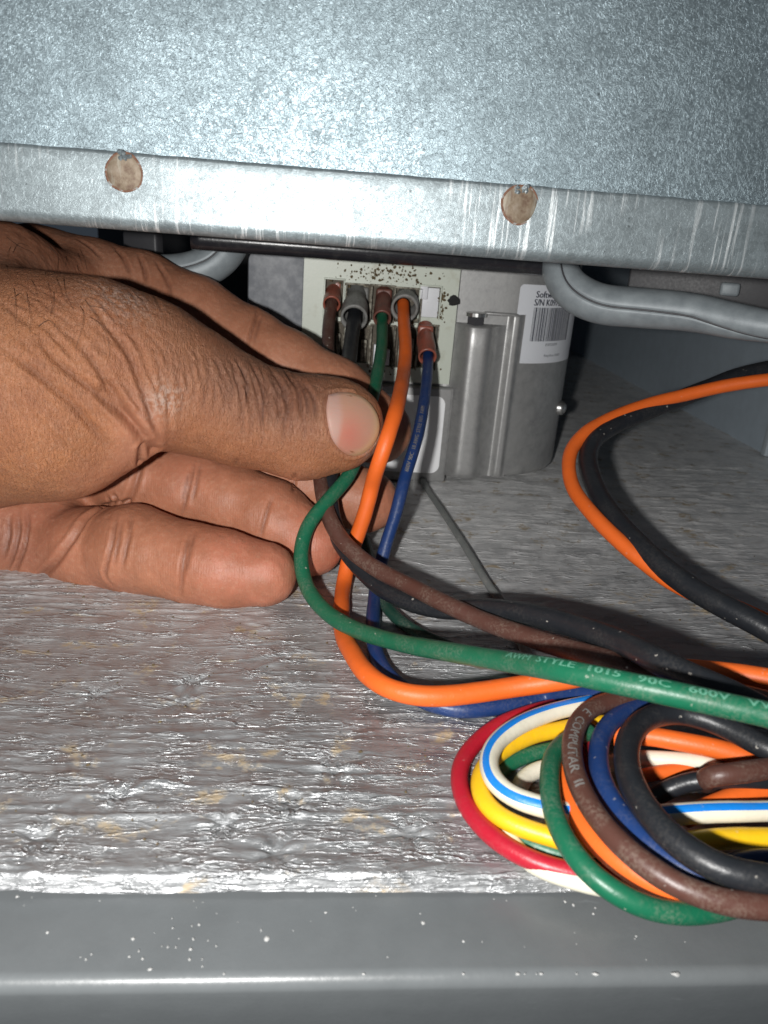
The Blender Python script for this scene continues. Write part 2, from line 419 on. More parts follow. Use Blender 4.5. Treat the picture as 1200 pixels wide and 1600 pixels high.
# chipped paint / crumbs on the lip
mb = MB()
chips = [(208,1467,4.5,5),(302,1467,2.5,4),(300,1447,1.5,3),(325,1470,1.5,2),(275,1480,1.5,3),(202,1495,2.5,2),(223,1498,2.5,3),(217,1486,1.5,4),(234,1515,4.5,3.5),
  (298,1483,4,4),(296,1499,2.5,3),(270,1450,2,3),(311,1445,3,3),(262,1480,2,4),(253,1479,1.5,2),(134,1499,2,3),(143,1491,2,2.5),(74,1457,3,3),(338,1478,1.5,3),(316,1499,1.2,3),
  (408,1453,1.5,4),(417,1466,6.5,7),(509,1426,3,2.5),(27,1401,4,3),(175,1385,2.5,2),(269,1435,1,2),(556,1423,1,1),(661,1442,4,5),(724,1471,3.5,3),(724,1533,3,3),(883,1409,3,4),(896,1414,3,4),
  (927,1428,3.5,4),(930,1419,2,2),(994,1463,2,3),(809,1568,6,4),(846,1571,4,3),(568,1544,3,2.5),(1055,1577,10,6),(930,1584,7,4),(820,1534,2.5,1.5),(838,1533,2,1.5),(901,1532,2,2),(350,1553,2,2)]
for px, py, a, b in chips:
    c = PZ(px, py, ZL+0.05) if py < 1520 else None
    if c is None: c = np.array(PZ(px, 1522, ZL+0.05))
    k = 0.075
    n = 9; ring = []; rs = [random.uniform(.6, 1.2) for _ in range(n)]
    for q in range(n):
        t = 2*math.pi*q/n; ring.append((c[0]+a*k*0.72*rs[q]*math.cos(t), c[1]+b*k*0.8*rs[q]*math.sin(t), c[2]+0.02))
    mb.add(ring+[(c[0], c[1], c[2]+0.16)], [(q, (q+1) % n, n) for q in range(n)])
for _ in range(30):
    px, py = random.uniform(0, 1200), random.uniform(1400, 1515); c = PZ(px, py, ZL+.05); q = random.uniform(.04, .1)
    mb.add([(c[0]-q, c[1], c[2]+.02), (c[0], c[1]-q, c[2]+.02), (c[0]+q, c[1], c[2]+.02), (c[0], c[1]+q, c[2]+.06)], [(0, 1, 2, 3)])
o = mb.build('white_crumbs', M_chip, lip); tag(o, kind='stuff')

# galvanised housing sheet and its flange strip
YS = 139.0
pT0, pT1 = PY(0, 217, YS), PY(1200, 325, YS)
zt = (PY(300, 244, YS)[2]+PY(900, 298, YS)[2])/2
zb = (PY(300, 368, YS)[2]+PY(900, 414, YS)[2])/2
def xz_grid(x0, x1, z0, z1, y, tilt, nx, nz, wob=0.12, seed=1):
    X, Z = np.meshgrid(np.linspace(x0, x1, nx), np.linspace(z0, z1, nz)); X, Z = X.ravel(), Z.ravel()
    P = np.stack([X, y-0.03*X+tilt*(Z-z0)+wob*fbm(np.stack([X*.03, Z*.03, 0*X], 1), 3, seed), Z], 1)
    i = np.arange(nx*nz).reshape(nz, nx)
    return P, np.stack([i[:-1, :-1], i[:-1, 1:], i[1:, 1:], i[1:, :-1]], -1).reshape(-1, 4)
sheet_root = empty('blower_housing', (0, YS, zb))
tag(sheet_root, 'galvanised sheet steel blower housing hanging above the hand with a spot welded bottom flange', 'blower housing')
P, Fc = xz_grid(-170, 190, zt-3, zt+75, YS+1.6, 0.018, 120, 40, 0.18)
link_mesh('housing_sheet', P, Fc, M_galv, sheet_root)
Rb = 2.2
pf = [(YS+1.9, zt-0.1), (YS+0.55, zt), (YS+0.15, zt-0.15), (YS, zt-0.6)]
pf += [(YS-0.02*k, zt-0.6-(zt-0.6-zb-Rb)*k/6) for k in range(1, 7)]
y6 = pf[-1][0]
pf += [(y6+Rb-Rb*math.cos(a), zb+Rb-Rb*math.sin(a)) for a in np.linspace(.15, math.pi/2, 10)]
pf += [(y6+Rb+14, zb+0.5)]
V, Fc = sweep_profile(pf, -170, 190, 160)
V = np.array(V); Vn = fbm(np.stack([V[:, 0]*.5, 0*V[:, 0], V[:, 2]*.2], 1), 3, 4)
m_ = V[:, 2] > zt-0.7; V[:, 2] += np.where(m_, 0.10*Vn, 0); V[:, 1] += -0.03*V[:, 0]+0.05*fbm(np.stack([V[:, 0]*.06, V[:, 2]*.1, 0*V[:, 0]], 1), 3, 41)
link_mesh('flange', V, Fc, M_galv2, sheet_root)
for (px, py, r0) in ((192, 269, 29), (810, 320, 29)):
    c = PY(px, py, YS); s_ = tocam(c)[2]/F; r = r0*s_; YW = YS-0.03*c[0]-.05
    ringm = MB(); disk = MB(); n = 36
    rr = [r*(1+0.03*math.sin(3*t+px)+0.012*math.sin(7*t)) for t in np.linspace(0, 2*math.pi, n, endpoint=False)]
    def ringpts(f, dy): return [(c[0]+rr[k]*f*math.cos(2*math.pi*k/n), YW+dy, c[2]+rr[k]*f*math.sin(2*math.pi*k/n)) for k in range(n)]
    prf = [(1.03, -0.01), (0.99, -0.10), (0.95, -0.10), (0.90, -0.08)]
    V = sum([ringpts(f, dy) for f, dy in prf], []); Fc = [(i*n+k, (i+1)*n+k, (i+1)*n+(k+1) % n, i*n+(k+1) % n) for i in range(len(prf)-1) for k in range(n)]
    wr = link_mesh('spot_weld', V, Fc, M_rust, sheet_root)
    prf = [(0.91, -0.10), (0.84, -0.17), (0.5, -0.19), (0.2, -0.2)]
    V = sum([ringpts(f, dy) for f, dy in prf], []); Fc = [(i*n+k, (i+1)*n+k, (i+1)*n+(k+1) % n, i*n+(k+1) % n) for i in range(len(prf)-1) for k in range(n)]
    V.append((c[0], YW-.2, c[2])); Fc += [((len(prf)-1)*n+k, len(V)-1, (len(prf)-1)*n+(k+1) % n) for k in range(n)]
    link_mesh('weld_face', V, Fc, M_weld, wr)
    # bright torn burr at the top of the weld
    bm = MB()
    for q in range(11):
        t = math.pi/2+random.uniform(-.55, .55); rad = r*random.uniform(.62, 1.12); w_ = random.uniform(.22, .55)
        cx, cz = c[0]+rad*math.cos(t), c[2]+rad*math.sin(t)
        pts = [(cx+w_*math.cos(a)*random.uniform(.6, 1.2), YW-0.22-random.uniform(0, .1), cz+w_*math.sin(a)*random.uniform(.6, 1.3)) for a in np.linspace(0, 5.2, 6)]
        bm.add(pts+[(cx, YW-0.5, cz)], [(a, (a+1) % 6, 6) for a in range(6)])
    b_ = bm.build('burr', M_galv2, wr, smooth=False); tag(b_, kind='stuff')

# side wall, back wall and underside of the housing (cabinet interior)
XW = PZ(1196, 712, 0)[0]+1
mb = MB(); mb.box((XW, 205, -3), (XW+2, 700, 160)); w1 = mb.build('side_wall', M_wall); tag(w1, 'blue grey painted cabinet side wall', kind='structure')
yf = PZ(1188, 712, 0)[1]; mb = MB(); mb.box((XW-3.2, yf-2.5, 0.4), (XW-0.05, yf+1, 120)); o = mb.build('wall_flange', M_walledge, w1, bevel=0.4)
mb = MB(); mb.box((-190, 700, -3), (XW+2, 702, 160)); w2 = mb.build('back_wall', M_dark); tag(w2, 'dark back wall of the cabinet', kind='structure')
mb = MB(); mb.box((-170, 165, 98), (190, 700, 100)); w3 = mb.build('housing_floor', M_dark, sheet_root)

# ------------------------------------------------------------------ motor control module
YM = 228.0*1.0
XL = PY(385, 560, YM)[0]; XR = PY(775, 700, YM)[0]
ZT = 96.0; ZB = 2.5
mod = empty('motor_control_module', ((XL+XR)/2, YM+20, ZB))
tag(mod, 'cast aluminium motor control module with rounded right side behind the fingers', 'motor')
RA = 26.5
foot = [(XL, YM+60), (XL, YM+2), (XL+.6, YM+.6), (XL+2, YM)]
nf = len(foot)
foot += [(XL+2+(XR-XL-2)*k/20, YM) for k in range(1, 21)]
foot += [(XR+RA*math.sin(a), YM+RA*1.15-RA*1.15*math.cos(a)) for a in np.linspace(0.08, math.pi/2, 22)]
foot += [(XR+RA, YM+RA*1.15+5*k) for k in range(1, 8)]
foot = np.array(foot)
zs = [ZB, ZB+.3, ZB+1, ZB+2.2] + list(np.linspace(ZB+4, ZT, 30)); ins = [1.6, .7, .2, 0]+[0]*30
V = []; m = len(foot)
tg = np.gradient(foot, axis=0); tg /= np.linalg.norm(tg, axis=1)[:, None]; nr = np.stack([tg[:, 1], -tg[:, 0]], 1)
for z, i_ in zip(zs, ins):
    for p, n_ in zip(foot, nr): q = p-n_*i_; V.append((q[0], q[1], z))
Fc = [(i*m+k, i*m+k+1, (i+1)*m+k+1, (i+1)*m+k) for i in range(len(zs)-1) for k in range(m-1)]
Fc.append(tuple(range(m))[::-1])
link_mesh('body', V, Fc, M_cast, mod)
# arc-length mapping along the footprint, for things stuck on the curved side
arc = np.concatenate([[0], np.cumsum(np.linalg.norm(np.diff(foot, axis=0), axis=1))])
def onbody(s, z, off):
    p = np.array([np.interp(s, arc, foot[:, 0]), np.interp(s, arc, foot[:, 1])])
    n_ = np.array([np.interp(s, arc, nr[:, 0]), np.interp(s, arc, nr[:, 1])]); n_ /= np.linalg.norm(n_)
    q = p+n_*off; return np.array([q[0], q[1], z])
def s_of(px, py):                     # arc position and height of the body surface seen at a pixel
    best = None; r = ray(px, py)
    for i in range(4, m-1):
        a, b = foot[i], foot[i+1]; dx = b-a
        A = np.array([[r[0], -dx[0]], [r[1], -dx[1]]])
        if abs(np.linalg.det(A)) < 1e-9: continue
        t, u = np.linalg.solve(A, a)
        if t > 0 and -0.001 <= u <= 1.001 and (best is None or t < best[0]): best = (t, arc[i]+u*(arc[i+1]-arc[i]), CAM[2]+r[2]*t)
    if best is None: return s_of(px-2, py)
    return best[1], best[2]
# boss, rib
def half_col(px, r, z0, z1, name, mat, y=YM, dome=True, sq=1.0):
    cx = PY(px, 640, y)[0]; V = []; n = 15
    lv = [(z0, .72), (z0+.8, .93), (z0+2, 1.0)] + [(z, 1.0) for z in np.linspace(z0+4, z1-.9, 8)] + ([(z1-.3, .93), (z1, .7)] if dome else [(z1, 1)])
    n = 25
    for z, f in lv:
        for k in range(n):
            x_ = (k/(n-1)*2-1)*1.7*r; V.append((cx+x_, y+0.12-sq*r*f/(1+(abs(x_)/(r*.95))**5), z))
    Fc = [(i*n+k, i*n+k+1, (i+1)*n+k+1, (i+1)*n+k) for i in range(len(lv)-1) for k in range(n-1)]
    Fc.append(tuple((len(lv)-1)*n+k for k in range(n)))
    return link_mesh(name, V, Fc, mat, mod)
zb1 = PY(750, 508, YM-4)[2]
half_col(731, 5.0, ZB+.2, zb1, 'bolt_boss', M_cast, sq=1.1)
half_col(788, 1.6, ZB+.2, PY(790, 490, YM)[2], 'rib', M_cast)
mb = MB(); x0, x1 = PY(768, 640, YM)[0], PY(800, 640, YM)[0]
mb.box((x0-6, YM-1.2, zb1+2.6), (x1-2, YM+.2, zb1+3.6)); mb.build('ledge', M_cast, mod, bevel=.4)
# bolt in the boss
bx = PY(745, 500, YM-4)[0]
def prism(cx, cy, z0, z1, r, n, rot=0, chamf=0.15):
    V = []; lv = [(z0, 1), (z1-chamf, 1), (z1, .85)]
    for z, f in lv:
        for k in range(n): V.append((cx+r*f*math.cos(2*math.pi*k/n+rot), cy+r*f*math.sin(2*math.pi*k/n+rot), z))
    Fc = [(i*n+k, i*n+(k+1) % n, (i+1)*n+(k+1) % n, (i+1)*n+k) for i in range(2) for k in range(n)]
    Fc += [tuple(range(n))[::-1], tuple(2*n+k for k in range(n))]; return V, Fc
V, Fc = prism(bx, YM-2.2, zb1-.5, zb1+2.2, 2.6, 6, .3); bolt = link_mesh('bolt', V, Fc, M_dark, mod, smooth=False)
V, Fc = prism(bx, YM-2.2, zb1+2.25, zb1+3.4, 3.1, 24, 0); link_mesh('bolt_washer', V, Fc, M_steel, bolt, smooth=False)
# small pan screw on the far right side
sx, sz = s_of(873, 637)
c = onbody(sx, sz, 0); n_ = nrm(onbody(sx, sz, 1)-c); C = np.array([c-n_*1, c+n_*1.2, c+n_*2.2, c+n_*3.0]);
a1 = nrm(np.cross(n_, [0, 0, 1])); a2 = np.cross(n_, a1)
V = []; n = 18
for dd, rr_ in ((-1, 2.3), (0.8, 2.3), (1.6, 2.1), (2.2, 1.4), (2.4, 0.6)):
    for k in range(n): t = 2*math.pi*k/n; V.append(c+n_*dd+rr_*(a1*math.cos(t)+a2*math.sin(t)))
Fc = [(i*n+k, i*n+(k+1) % n, (i+1)*n+(k+1) % n, (i+1)*n+k) for i in range(4) for k in range(n)]+[tuple(4*n+k for k in range(n))]
link_mesh('screw', V, Fc, M_steel, mod)

def text_mesh(body, size, font_scale_x=1.0):
    cu = bpy.data.curves.new('txt', 'FONT'); cu.body = body; cu.size = size; cu.resolution_u = 2
    o = bpy.data.objects.new('txt', cu); COL.objects.link(o)
    dg = bpy.context.evaluated_depsgraph_get(); me = bpy.data.meshes.new_from_object(o.evaluated_get(dg))
    bm = bmesh.new(); bm.from_mesh(me); bmesh.ops.triangulate(bm, faces=bm.faces[:])
    for _ in range(4):
        es = [e for e in bm.edges if e.calc_length() > size*.16]
        if not es: break
        bmesh.ops.subdivide_edges(bm, edges=es, cuts=1); bmesh.ops.triangulate(bm, faces=[f for f in bm.faces if len(f.verts) > 3])
    bm.to_mesh(me); bm.free()
    V = np.array([v.co[:] for v in me.vertices]); Fc = [tuple(p.vertices) for p in me.polygons]
    bpy.data.objects.remove(o); bpy.data.curves.remove(cu); bpy.data.meshes.remove(me)
    V[:, 0] *= font_scale_x
    return V, Fc

def rrect(w, h, r, n=6):
    pts = []
    for cx, cy, a0 in ((w-r, r, -90), (w-r, h-r, 0), (r, h-r, 90), (r, r, 180)):
        for k in range(n+1):
            a = math.radians(a0+90*k/n); pts.append((cx+r*math.cos(a), cy+r*math.sin(a)))
    return pts
# barcode label: corner positions read off the body's curved surface
s0, zlo = s_of(799, 567); s1, zhi = s_of(820, 444); s2, _ = s_of(889, 556)
sA = (s0+s_of(812, 446)[0])/2
LW, LH = (s2-s0)+1.0, zhi-zlo
print('label', s0, s2, zlo, zhi, LW, LH)
def lab(u, v, off): return onbody(sA+u, zlo+v, off)
def patch_from_outline(pts, f, nx=14, ny=10, w=1, h=1):
    # grid clipped to a rounded rectangle
    V = []; Fc = []
    c = (w/2, h/2); rings = 5
    V.append(f(*c))
    for k in range(1, rings+1):
        t = k/rings
        for p in pts: V.append(f(c[0]+(p[0]-c[0])*t, c[1]+(p[1]-c[1])*t))
    n = len(pts)
    for j in range(n): Fc.append((0, 1+j, 1+(j+1) % n))
    for k in range(rings-1):
        for j in range(n): Fc.append((1+k*n+j, 1+(k+1)*n+j, 1+(k+1)*n+(j+1) % n, 1+k*n+(j+1) % n))
    return V, Fc
def dens(pts, step):
    out = []
    for a, b in zip(pts, pts[1:]+pts[:1]):
        d = math.dist(a, b); k = max(1, int(d/step))
        out += [(a[0]+(b[0]-a[0])*i/k, a[1]+(b[1]-a[1])*i/k) for i in range(k)]
    return out
V, Fc = patch_from_outline(dens(rrect(LW, LH, 1.3), 1.0), lambda u, v: lab(u, v, 0.12), w=LW, h=LH)
label = link_mesh('barcode_label', V, Fc, M_label, mod); label['label'] = 'white sticker with a barcode and serial number'
def print_on_label(txt, u, v, size, sx=1.0, bold=False):
    V, Fc = text_mesh(txt, size, sx)
    W = [lab(u+a, v+b, 0.16) for a, b, _ in V]
    if bold:
        n = len(W); W += [lab(u+a+size*.06, v+b, 0.165) for a, b, _ in V]; Fc = Fc+[tuple(i+n for i in f) for f in Fc]
    return W, Fc
mbt = MB()
for t, u, v, sz_, sx_, b_ in (('Software', .17, .845, .112, 1.0, True), ('S/N K09724', .16, .745, .112, .92, True), ('K09724099', .37, .225, .052, 1.0, False), ('Ring Row 20423', .37, .085, .045, 1.15, False)):
    W, Fc = print_on_label(t, u*LW, v*LH, sz_*LH*1.05, sx_*.95, b_); mbt.add(W, Fc)
mbt.build('label_lettering', M_ink, label)
mbt = MB(); u = 0.17*LW; rb = random.Random(3)
while u < 0.74*LW:
    wd = rb.choice([.14, .14, .28, .42]); 
    mbt.add([lab(u, .29*LH, .16), lab(u+wd, .29*LH, .16), lab(u+wd, .72*LH, .16), lab(u, .72*LH, .16)], [(0, 1, 2, 3)])
    u += wd+rb.choice([.13, .13, .26])
mbt.build('barcode', M_ink, label)

# left cover plate, lower panel with white sticker
mb = MB(); mb.box((XL+.4, YM-1.2, PY(430, 640, YM)[2]), (PY(473, 480, YM)[0], YM+.3, ZT-1)); mb.build('face_plate', M_plate, mod, bevel=.3)
def yrect(name, px0, py0, px1, py1, y, th, mat, bevel=.3, parent=mod):
    a, b = PY((px0), (py0+py1)/2, y), PY(px1, (py0+py1)/2, y)
    z1 = PY((px0+px1)/2, py0, y)[2]; z0 = PY((px0+px1)/2, py1, y)[2]
    mb = MB(); mb.box((a[0], y, z0), (b[0], y+th, z1)); return mb.build(name, mat, parent, bevel=bevel), (a[0], b[0], z0, z1)
xA, xB = PY(602, 680, YM)[0], PY(700, 680, YM)[0]
zp0, zp1 = PY(650, 748, YM)[2], PY(650, 600, YM)[2]
mb = MB(); mb.box((PY(480, 680, YM)[0], YM-3.0, zp0), (xB, YM+.5, zp1)); mb.build('lower_panel', M_cast, mod, bevel=1.0)
w_, h_ = PY(689, 680, YM)[0]-PY(560, 680, YM)[0], PY(650, 619, YM)[2]-PY(650, 738, YM)[2]
ox, oz = PY(560, 680, YM-3)[0], PY(650, 738, YM-3)[2]
V, Fc = patch_from_outline(rrect(w_, h_, 2.6), lambda u, v: np.array([ox+u, YM-3.12, oz+v]), w=w_, h=h_)
st = link_mesh('blank_sticker', V, Fc, M_white2, mod)

# ---- terminal board: cream plastic plate with two rows of cavities
YPB = YM-3.5
bx0, bx1 = PY(472, 500, YPB)[0], PY(712, 500, YPB)[0]
bz1, bz0 = PY(600, 408, YPB)[2]+2, PY(640, 597, YPB)[2]
def q(px, py, y=YPB): p = PY(px, py, y); return p[0], p[2]
holes = []
for (a, b, c_, d_) in ((509, 436, 534, 496), (543, 444, 577, 500), (581, 446, 612, 502), (619, 450, 654, 505), (658, 447, 684, 497),
                       (509, 503, 534, 562), (543, 508, 576, 568), (581, 508, 612, 574), (619, 512, 648, 576), (655, 508, 678, 576)):
    X0, Z1 = q(a, b); X1, Z0 = q(c_, d_); holes.append((X0, X1, Z0, Z1))
def holed_plate(x0, x1, z0, z1, y0, y1, holes):
    xs = sorted({x0, x1, *[h[0] for h in holes], *[h[1] for h in holes]}); zs = sorted({z0, z1, *[h[2] for h in holes], *[h[3] for h in holes]})
    mb = MB()
    for a, b in zip(xs, xs[1:]):
        for c_, d_ in zip(zs, zs[1:]):
            mx, mz = (a+b)/2, (c_+d_)/2
            ins_ = lambda X, Z: any(h[0] < X < h[1] and h[2] < Z < h[3] for h in holes) or not (x0 < X < x1 and z0 < Z < z1)
            if ins_(mx, mz): continue
            mb.add([(a, y0, c_), (b, y0, c_), (b, y0, d_), (a, y0, d_)], [(0, 1, 2, 3)])
            e = 1e-3
            for (X, Z, qd) in ((a-e, mz, [(a, y0, c_), (a, y0, d_), (a, y1, d_), (a, y1, c_)]), (b+e, mz, [(b, y0, d_), (b, y0, c_), (b, y1, c_), (b, y1, d_)]),
                               (mx, c_-e, [(b, y0, c_), (a, y0, c_), (a, y1, c_), (b, y1, c_)]), (mx, d_+e, [(a, y0, d_), (b, y0, d_), (b, y1, d_), (a, y1, d_)])):
                if ins_(X, Z): mb.add(qd, [(0, 1, 2, 3)])
    return mb
tb = holed_plate(bx0, bx1, bz0, bz1, YPB, YM-.3, holes).build('terminal_board', M_board, mod); tb['label'] = 'cream plastic terminal board with rows of cavities'
mb = MB(); mb.box((bx0+1, YM-.9, bz0+1), (bx1-1, YM-.35, bz1-1)); mb.build('cavity_backing', M_slot, tb)
# stained moulded rims round the cavities
for i, h in enumerate(holes):
    mb = MB(); x0, x1, z0, z1 = h; t = .45; y0 = YPB-(.9 if i < 5 else .6)
    mb.box((x0-t, y0, z1), (x1+t, YPB+.3, z1+t)); mb.box((x0-t, y0, z0-t), (x0, YPB+.3, z1)); mb.box((x1, y0, z0-t), (x1+t*.8, YPB+.3, z1))
    mb.build('cavity_rim', M_board if i in (0, 4) else M_dirtyw, tb, bevel=.12)
# contents of the free cavities
x0, x1, z0, z1 = holes[4]; mb = MB(); mb.box((x0+.2, YPB+.4, z0), (x1-.1, YPB+1.2, z1-.3)); mb.box((x0-.3, YPB-.9, z0+5), (x0+2.0, YPB+.6, z0+8.6)); mb.build('blank_plug', M_white, tb, bevel=.2)
for i, (f0, f1) in ((6, (.15, .8)), (7, (.0, .55)), (8, (.2, .95)), (5, (.3, .9))):
    x0, x1, z0, z1 = holes[i]; mb = MB(); w_ = x1-x0
    mb.box((x0+.15*w_, YPB-1.0, z0+.2), (x0+.42*w_, YPB+1.5, z0+(z1-z0)*f1)); mb.box((x0+.62*w_, YPB-.6, z0+.6), (x0+.86*w_, YPB+1.5, z0+(z1-z0)*f1*.8))
    mb.build('spade_terminal', M_dirtyw if i != 7 else M_white, tb, bevel=.15)
# dark vent hole
cx, cz = q(709, 470); n = 14; V = [(cx+1.7*math.cos(2*math.pi*k/n)*(1+.15*math.sin(3*k)), YPB-.05, cz+1.5*math.sin(2*math.pi*k/n)*(1+.12*math.sin(5*k))) for k in range(n)]
link_mesh('board_hole', V, [tuple(range(n))], M_hole, tb)
# dirt crumbs on the board
mb = MB()
for k in range(260):
    if k < 190: px, py = random.gauss(600, 42), random.gauss(426, 11)
    else: px, py = random.uniform(505, 695), random.choice([random.gauss(442, 3), random.gauss(503, 4), random.gauss(580, 4)])
    if k % 5 == 0: px, py = random.gauss(690, 3), random.uniform(450, 500)
    if not (500 < px < 700 and 408 < py < 590): continue
    cx, cz = q(px, py); s_ = random.choice([.12, .18, .25, .35, .5]); h_ = s_*random.uniform(.2, .5)
    n = 6; pts = [(cx+s_*random.uniform(.5, 1.2)*math.cos(2*math.pi*j/n), YPB-.03, cz+s_*random.uniform(.5, 1.2)*math.sin(2*math.pi*j/n)) for j in range(n)]
    mb.add(pts+[(cx, YPB-.05-h_, cz)], [(j, (j+1) % n, n) for j in range(n)])
d_ = mb.build('dirt_flakes', M_dirt, tb); tag(d_, kind='stuff')

# ---- insulated crimp sleeves of the plugged leads, parts of the leads themselves; built with the wires below
# dark rubber seal just behind the flange
mbp = []
C = catmull([PY(300, 392, 196), PY(480, 398, 196), PY(620, 404, 196), PY(760, 412, 196), PY(900, 424, 196)], 2)
C[:, 2] = C[:, 2].mean()+1.5
V, Fc = tube(C, 2.6, 20)
M_rub = plastic('black_rubber', (0.02, 0.02, 0.024), (0.05, 0.05, 0.05), (.5, .8), 0.25, .4)
o = link_mesh('rubber_seal', V, Fc, M_rub); tag(o, 'glossy black rubber seal strip running above the terminal board', 'seal')

# ------------------------------------------------------------------ motor mounting arms
def arm(name, pts, rad, seam_ang, label):
    C = smooth_path(catmull([D(*p) for p in pts], 1.0), 6)
    def rf(t, a):
        rr = np.interp(t, [0, 1], rad[:2]) if len(rad) == 2 else np.interp(t, np.linspace(0, 1, len(rad)), rad)
        sa = np.interp(t, np.linspace(0, 1, len(seam_ang)), seam_ang)
        da = (a-sa+math.pi) % (2*math.pi)-math.pi
        return rr*(1-0.10*math.exp(-(da/0.05)**2)-0.02*math.exp(-(da/0.3)**2))*(1+.06*math.cos(2*a))
    V, Fc = tube(C, 1, 96, True, rf)
    root = link_mesh(name, V, Fc, M_arm); tag(root, label, 'mounting arm', 'motor mounting arms')
    # thin dark tube lying in the seam
    T, Sd, Fr = frames(C); L = []
    for i in range(0, len(C)):
        t = i/(len(C)-1); a = np.interp(t, np.linspace(0, 1, len(seam_ang)), seam_ang); r_ = rf(t, a)+.12
        L.append(C[i]+r_*(math.cos(a)*Fr[i]+math.sin(a)*Sd[i]))
    V, Fc = tube(np.array(L), 0.28, 8); link_mesh('seam', V, Fc, M_dark, root)
    return root, C
arm_r, CR = arm('mounting_arm', [(868, 360, 190), (872, 410, 189), (888, 448, 187), (930, 473, 185), (1000, 481, 182), (1080, 488, 178), (1140, 500, 174), (1200, 510, 170), (1290, 520, 166)],
    [4.4, 4.6, 5.0, 5.0, 4.9, 4.6, 4.2, 3.6, 3.6], [-.25, -.2, -.05, 0.05, .1, .2, .5, .9, 1.0], 'grey steel motor mounting arm crossing in front of the barcode label at right')
arm_l, CL = arm('mounting_arm', [(366, 330, 200), (362, 375, 200), (338, 408, 200), (295, 425, 200), (240, 428, 200), (180, 420, 200)],
    [5.0, 5.2, 5.2, 5.2, 5.2], [.3, .3, .25, .2, .2], 'grey steel motor mounting arm curving up above the index finger at left')
# dark rail with a clip seen behind the right arm
mb = MB(); a, b = D(980, 448, 230), D(1290, 472, 215); d_ = b-a
L_ = np.linalg.norm(d_); ex = d_/L_; ez = nrm(np.array([0, 0, 1])-ex*ex[2]); ey = np.cross(ez, ex); RR = np.stack([ex, ey, ez], 1)
mb.box((0, 0, -4), (L_, 2, 6), RR, a); rail = mb.build('dark_rail', M_dark, bevel=.6); tag(rail, 'dark steel rail behind the mounting arm at right', 'rail')
mb = MB(); c = D(1140, 452, 216); mb.box((-2.6, -1.2, -1.8), (2.6, 1, 1.8), RR, c); mb.build('clip', M_arm, rail, bevel=.8)
mb = MB(); c = D(225, 392, 215); mb.box((-7, 0, -5), (4, 4, 5), RR, c); o = mb.build('bracket', M_dark, bevel=.8); tag(o, 'small dark steel bracket above the index knuckle at left', 'bracket')

# ------------------------------------------------------------------ wires
def wire(name, pts, r, mat, label, cat='wire', group=None, mode='d', step=0.7, sm=8, stripe=None, wob=0.12):
    W = []
    for p in pts:
        if mode == 'h': W.append(PZ(p[0], p[1], p[2]))
        else:
            d = p[2] if p[2] > 0 else dfloor(p[0], p[1], -p[2])
            lim = dfloor(p[0], p[1], r+.15)
            W.append(D(p[0], p[1], min(d, lim)))
    def tail(a, b):
        d_ = nrm(b-a); d_[2] *= .3; out = []
        for q_ in (25, 60, 110):
            p_ = b+d_*q_+np.array([0, .10*q_, 0]); p_[2] = max(p_[2], r+.3); out.append(p_)
        return out
    if pts[-1][0] > 1250: W = W+tail(W[-2], W[-1])
    if pts[0][0] > 1250: W = tail(W[1], W[0])[::-1]+W
    C = smooth_path(catmull(W, step), sm)
    sd = abs(hash(label)) % 1 if False else sum(map(ord, label)) % 97
    n_ = np.arange(len(C))[:, None]*step
    C = C+0.0
    jit = np.stack([fbm(np.stack([n_[:, 0]*.06, 0*n_[:, 0]+k, 0*n_[:, 0]], 1), 2, sd+k) for k in range(3)], 1)*wob*0.5
    env = np.clip(np.minimum(np.arange(len(C)), np.arange(len(C))[::-1])/12.0, 0, 1)[:, None]
    C = C+jit*env
    rv = 1+0.025*fbm(np.stack([np.arange(len(C))*.15, np.zeros(len(C)), np.zeros(len(C))], 1), 2, sd)
    N = 48 if stripe else 24
    V, Fc = tube(C, r, N, True, lambda t, a: r*rv[int(round(t*(len(C)-1)))], (lambda t: math.radians(float(np.interp(t, stripe[1][0], stripe[1][1])))) if stripe else None)
    mats = [mat]; mi = None
    if stripe:
        smat, a0, a1 = stripe; mats = [mat, smat]; mi = []
        for i in range(len(C)-1):
            for k in range(N):
                a = 360*(k+.5)/N; mi.append(1 if (a+a1/2) % 360 < a1 else 0)
        mi += [0, 0]
    o = link_mesh(name, V, Fc, mat, mats=mats, mi=mi)
    tag(o, label, cat, group); o['_r'] = r
    return o, C
def wire_text(o, C, txt, px, py, size, ang, mat, sx=1.0, flip=False, bold=True, name='lettering'):
    X, Y, _ = tocam(C); i0 = int(np.argmin((X-px)**2+(Y-py)**2))
    Lc = np.concatenate([[0], np.cumsum(np.linalg.norm(np.diff(C, axis=0), axis=1))])
    T, Sd, Fr = frames(C); V, Fc = text_mesh(txt, size, sx); r = o['_r']; out = []
    if bold:
        n = len(V); V = np.vstack([V, V+np.array([size*.07, 0, 0])]); Fc = Fc+[tuple(i+n for i in f) for f in Fc]
    for a, b, _ in V:
        s = Lc[i0]+(-a if flip else a); t = ang+((-1 if flip else 1)*(b-size*.35))/r
        c = np.array([np.interp(s, Lc, C[:, k]) for k in range(3)]); fr = nrm(np.array([np.interp(s, Lc, Fr[:, k]) for k in range(3)])); sd = nrm(np.array([np.interp(s, Lc, Sd[:, k]) for k in range(3)]))
        out.append(c+(r*1.03+.03)*(math.cos(t)*fr-math.sin(t)*sd))
    return link_mesh(name, out, Fc, mat, o)
